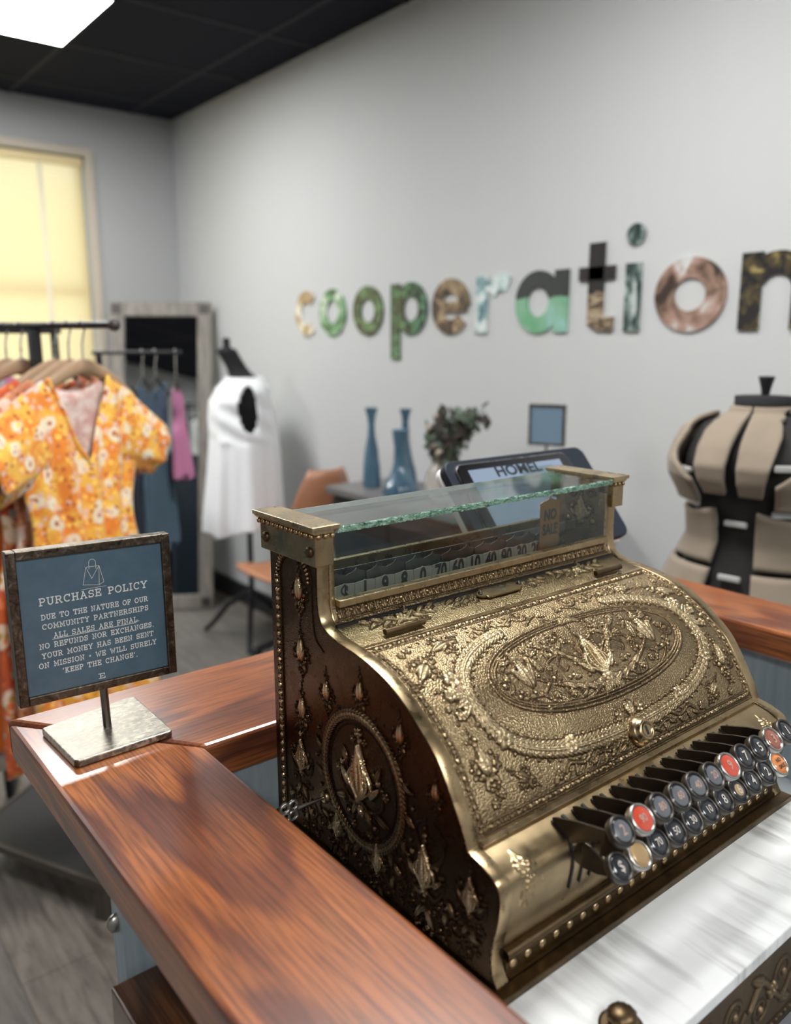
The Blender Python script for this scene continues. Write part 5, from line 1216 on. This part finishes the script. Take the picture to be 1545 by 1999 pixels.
def dress(s, label, cat, m, inner, vdepth, sleeve, length, wtop=.185, wh=.215, name='dress', origin=None, zsh=1.372, seed=0, grp=None, group='dresses on the front rack', gdv=None, bdv=None, collar=False, thick=1.):
    q = (P0+bd*s) if origin is None else origin; G = gdv or gd; B = bdv or bd; r_ = random.Random(seed)
    o = thing(name, label, cat, group, (q.x, q.y, 0)); nh = .098; ph = r_.uniform(0, 6)
    def ztop(x, front):
        ax = abs(x)
        if ax < nh: return zsh-.004-(vdepth*(1-ax/nh)**.85 if front else .030*(1-(ax/nh)**2))
        return zsh-.004-(ax-nh)*.46
    hem = zsh-length
    def pt(u, v, front):
        xi = 2*u-1; zt = ztop(xi*wtop, front); z = zt*(1-v)+hem*v; k = (zsh-z)/length
        wz = wtop+(wh-wtop)*k**1.2-.035*math.exp(-((k-.38)/.12)**2); x = xi*wz
        d = .018+.070*k**.8; y = d*math.sqrt(max(1-xi*xi, 0))*.9+(.018+.02*k)*math.sin(xi*(13+8*k)+ph)*k**.5*(1-xi*xi)**.5*1.2
        if front: y += .012*math.exp(-(abs(xi)-.45)**2/.03)*math.exp(-((k-.2)/.1)**2)
        return q+G*(x-.030)+B*(-y*thick if front else y*.55*thick)+Vector((0,0,z+ .012*math.sin(xi*9+ph)*v))
    b = MB(); b.grid(lambda u, v: pt(u, v, True), 61, 46); b.build('front_panel', m, o, solid=.002)
    b = MB(); b.grid(lambda u, v: pt(u, v, False), 41, 30); b.build('back_panel', inner or m, o, solid=.002)
    if sleeve:
        for sg in (-1, 1):
            b = MB(); sl_ = sleeve
            def sf(u, v):
                a = u*2*PI; L_ = sl_/.165; rr = .098-.030*v
                ax_ = (.118+.165*v*L_, zsh-.118-.085*v*L_); rp = 1+.09*v*math.sin(a*7+ph)
                x = ax_[0]+.45*math.sin(a)*rr; zz = ax_[1]+.89*math.sin(a)*rr
                return q+G*(sg*x-.030)+B*(math.cos(a)*(.020+.022*v)*rp)+Vector((0,0,zz+.006*math.sin(a*5)*v))
            b.grid(sf, 37, 14); b.build('sleeve', m, o, solid=.002)
    if collar:
        b = MB(); pts = [pt(.5+(i/12-.5)*.5, 0, True) + Vector((0,0,.004)) for i in range(13)]; b.tube(pts, .006, 6); b.build('neckline', m, o)
    return o
dr = dress(0, 'yellow floral V-neck dress with short sleeves, frontmost on the rack', 'dress', FY_, PKI, .205, .165, .90, .200, .215, collar=True, seed=1, thick=.62)
q = P0+bd*.02; MB().box(-.022, .022, -.001, .001, -.012, .012, Matrix.Translation((q.x, q.y, 1.325)) @ Matrix.Rotation(math.radians(30), 4, 'Z')).build('neck_label', mat('label_white', (.75,.75,.72), .7), dr)
dress(.042, 'rust brown floral dress with ruffled sleeves just behind the yellow dress', 'dress', RU_, RU_, .10, .175, .86, .195, .225, seed=2, thick=.42)
dress(.084, 'orange and white floral dress, third on the rack', 'dress', FO_, FO_, .10, .13, .92, .195, .235, seed=3, thick=.42)
dress(.190, 'plain bright orange dress near the back of the rack', 'dress', PO_, PO_, .08, .12, .92, .21, .25, seed=4, thick=.42)
dress(.238, 'beige dress at the back of the rack', 'dress', BG_, BG_, .08, 0, .98, .20, .25, seed=5, thick=.42)

# rear rails: one behind the front rack, a low one in front of the mirror
PK_ = mat('pink_fabric', (.55,.20,.36), .8, sheen=.3); DN_ = mat('denim_blue_fabric', (.075,.125,.17), .85); WH_ = mat('off_white_fabric', (.62,.61,.59), .8); NV_ = mat('navy_fabric', (.02,.028,.045), .85); GY_ = mat('light_grey_fabric', (.45,.46,.46), .85)
def rail(label, e0, e1, zb):
    rd = (e1-e0).normalized(); gn = Vector((-rd.y, rd.x, 0)); mid = (e0+e1)/2
    o = thing('garment_rail', label, 'clothes rack', None, (mid.x, mid.y, 0))
    MB().tube([tuple(e0+Vector((0,0,zb))), tuple(e1+Vector((0,0,zb)))], .009, 10).build('bar', IRON, o)
    for e in (e0+rd*.02, e1-rd*.02):
        MB().tube([(e.x, e.y, .03), (e.x, e.y, zb-.005)], .011, 10).build('post', IRON, o)
        MB().tube([tuple(e-gn*.20+Vector((0,0,.018))), tuple(e+gn*.20+Vector((0,0,.018)))], .014, 8).build('foot', IRON, o)
    return rd
def hung(g, rd, yaw, label, hl, m_, ln, sl_, zb, wt, seed):
    G = Vector((math.cos(yaw), math.sin(yaw), 0)); B = Vector((-G.y, G.x, 0))
    dress(0, label, 'blouse', m_, m_, .06, sl_, ln, wt, wt*1.1, name='blouse', origin=g, zsh=zb-.105, seed=seed, group='tops on the rear rails', gdv=G, bdv=B, thick=.42)
    h = thing('clothes_hanger', hl, 'hanger', 'hangers on the rear rails', (g.x, g.y, zb))
    z = lambda a: Vector((0, 0, zb+a))
    b = MB(); b.tube([g+z(-.090), g+z(-.045), g+G*.012+z(-.012), g+G*.012+z(.004), g+z(.012), g-G*.011+z(.004)], .002, 6); b.build('hook', NICKEL_L, h)
    b = MB(); b.tube([g-G*wt*.9+z(-.155), g+z(-.090), g+G*wt*.9+z(-.155)], .006, 6); b.build('shoulder_bar', IRON, h)
eA0, eA1 = Vector((.50, 2.62, 0)), Vector((.775, 2.535, 0)); rA = rail('tall black rail behind the front clothes rack, in front of the window', eA0, eA1, 1.485)
yA = math.radians(20)
hung(Vector((.575,2.598,0)), rA, yA, 'light grey blouse at the left edge behind the front rack', 'dark hanger holding the light grey blouse', GY_, .60, .08, 1.485, .10, 11)
hung(Vector((.705,2.558,0)), rA, yA, 'bright pink blouse behind the hangers of the yellow dress', 'dark hanger holding the bright pink blouse', PK_, .62, 0, 1.485, .075, 12)
LR = thing('garment_rail', 'low short black rail holding blue and pink tops in front of the mirror', 'clothes rack', None, (1.02, 2.93, 0))
eB0, eB1 = Vector((1.00, 2.945, 0)), Vector((1.285, 2.832, 0)); rB = (eB1-eB0).normalized(); zB = 1.415
MB().tube([tuple(eB0+Vector((0,0,zB))), tuple(eB1+Vector((0,0,zB)))], .007, 10).build('bar', IRON, LR)
MB().tube([(1.02, 2.937, .02), (1.02, 2.937, zB)], .011, 10).build('post', IRON, LR)
MB().lathe([(.17,.0),(.17,.012),(.02,.022)], (1.02, 2.937, 0), 28).build('base', IRON, LR)
hung(Vector((1.196,2.868,0)), rB, math.radians(40), 'denim blue top just right of the yellow dress shoulder', 'hanger holding the denim blue top', DN_, .60, 0, zB, .105, 14)
hung(Vector((1.155,2.884,0)), rB, math.radians(48), 'navy top half hidden between the yellow dress and the denim blue top', 'hanger holding the navy top', NV_, .62, 0, zB, .10, 15)
hung(Vector((1.262,2.841,0)), rB, math.radians(58), 'narrow magenta pink top last on the low rail by the mirror', 'hanger holding the magenta pink top', PK_, .34, 0, zB, .075, 16)
# navy shelf unit behind the racks, seen in the mirror
SU = thing('shelf_unit', 'low navy open shelf unit behind the clothes racks, reflected in the mirror', 'shelf', None, (.98, 3.42, 0))
NVP = mat('navy_paint', (.030,.050,.075), .5)
for x in (.70, 1.26): MB().box(x-.012, x+.012, 3.26, 3.60, 0, .96).build('side', NVP, SU)
for z in (.05, .33, .62, .94): MB().box(.7121, 1.2479, 3.26, 3.60, z, z+.02).build('shelf', NVP, SU)
MB().box(.7121, 1.2479, 3.255, 3.2595, .02, .96).build('back', NVP, SU)

for o in bpy.data.objects:
    if '_o' in o.keys(): del o['_o']
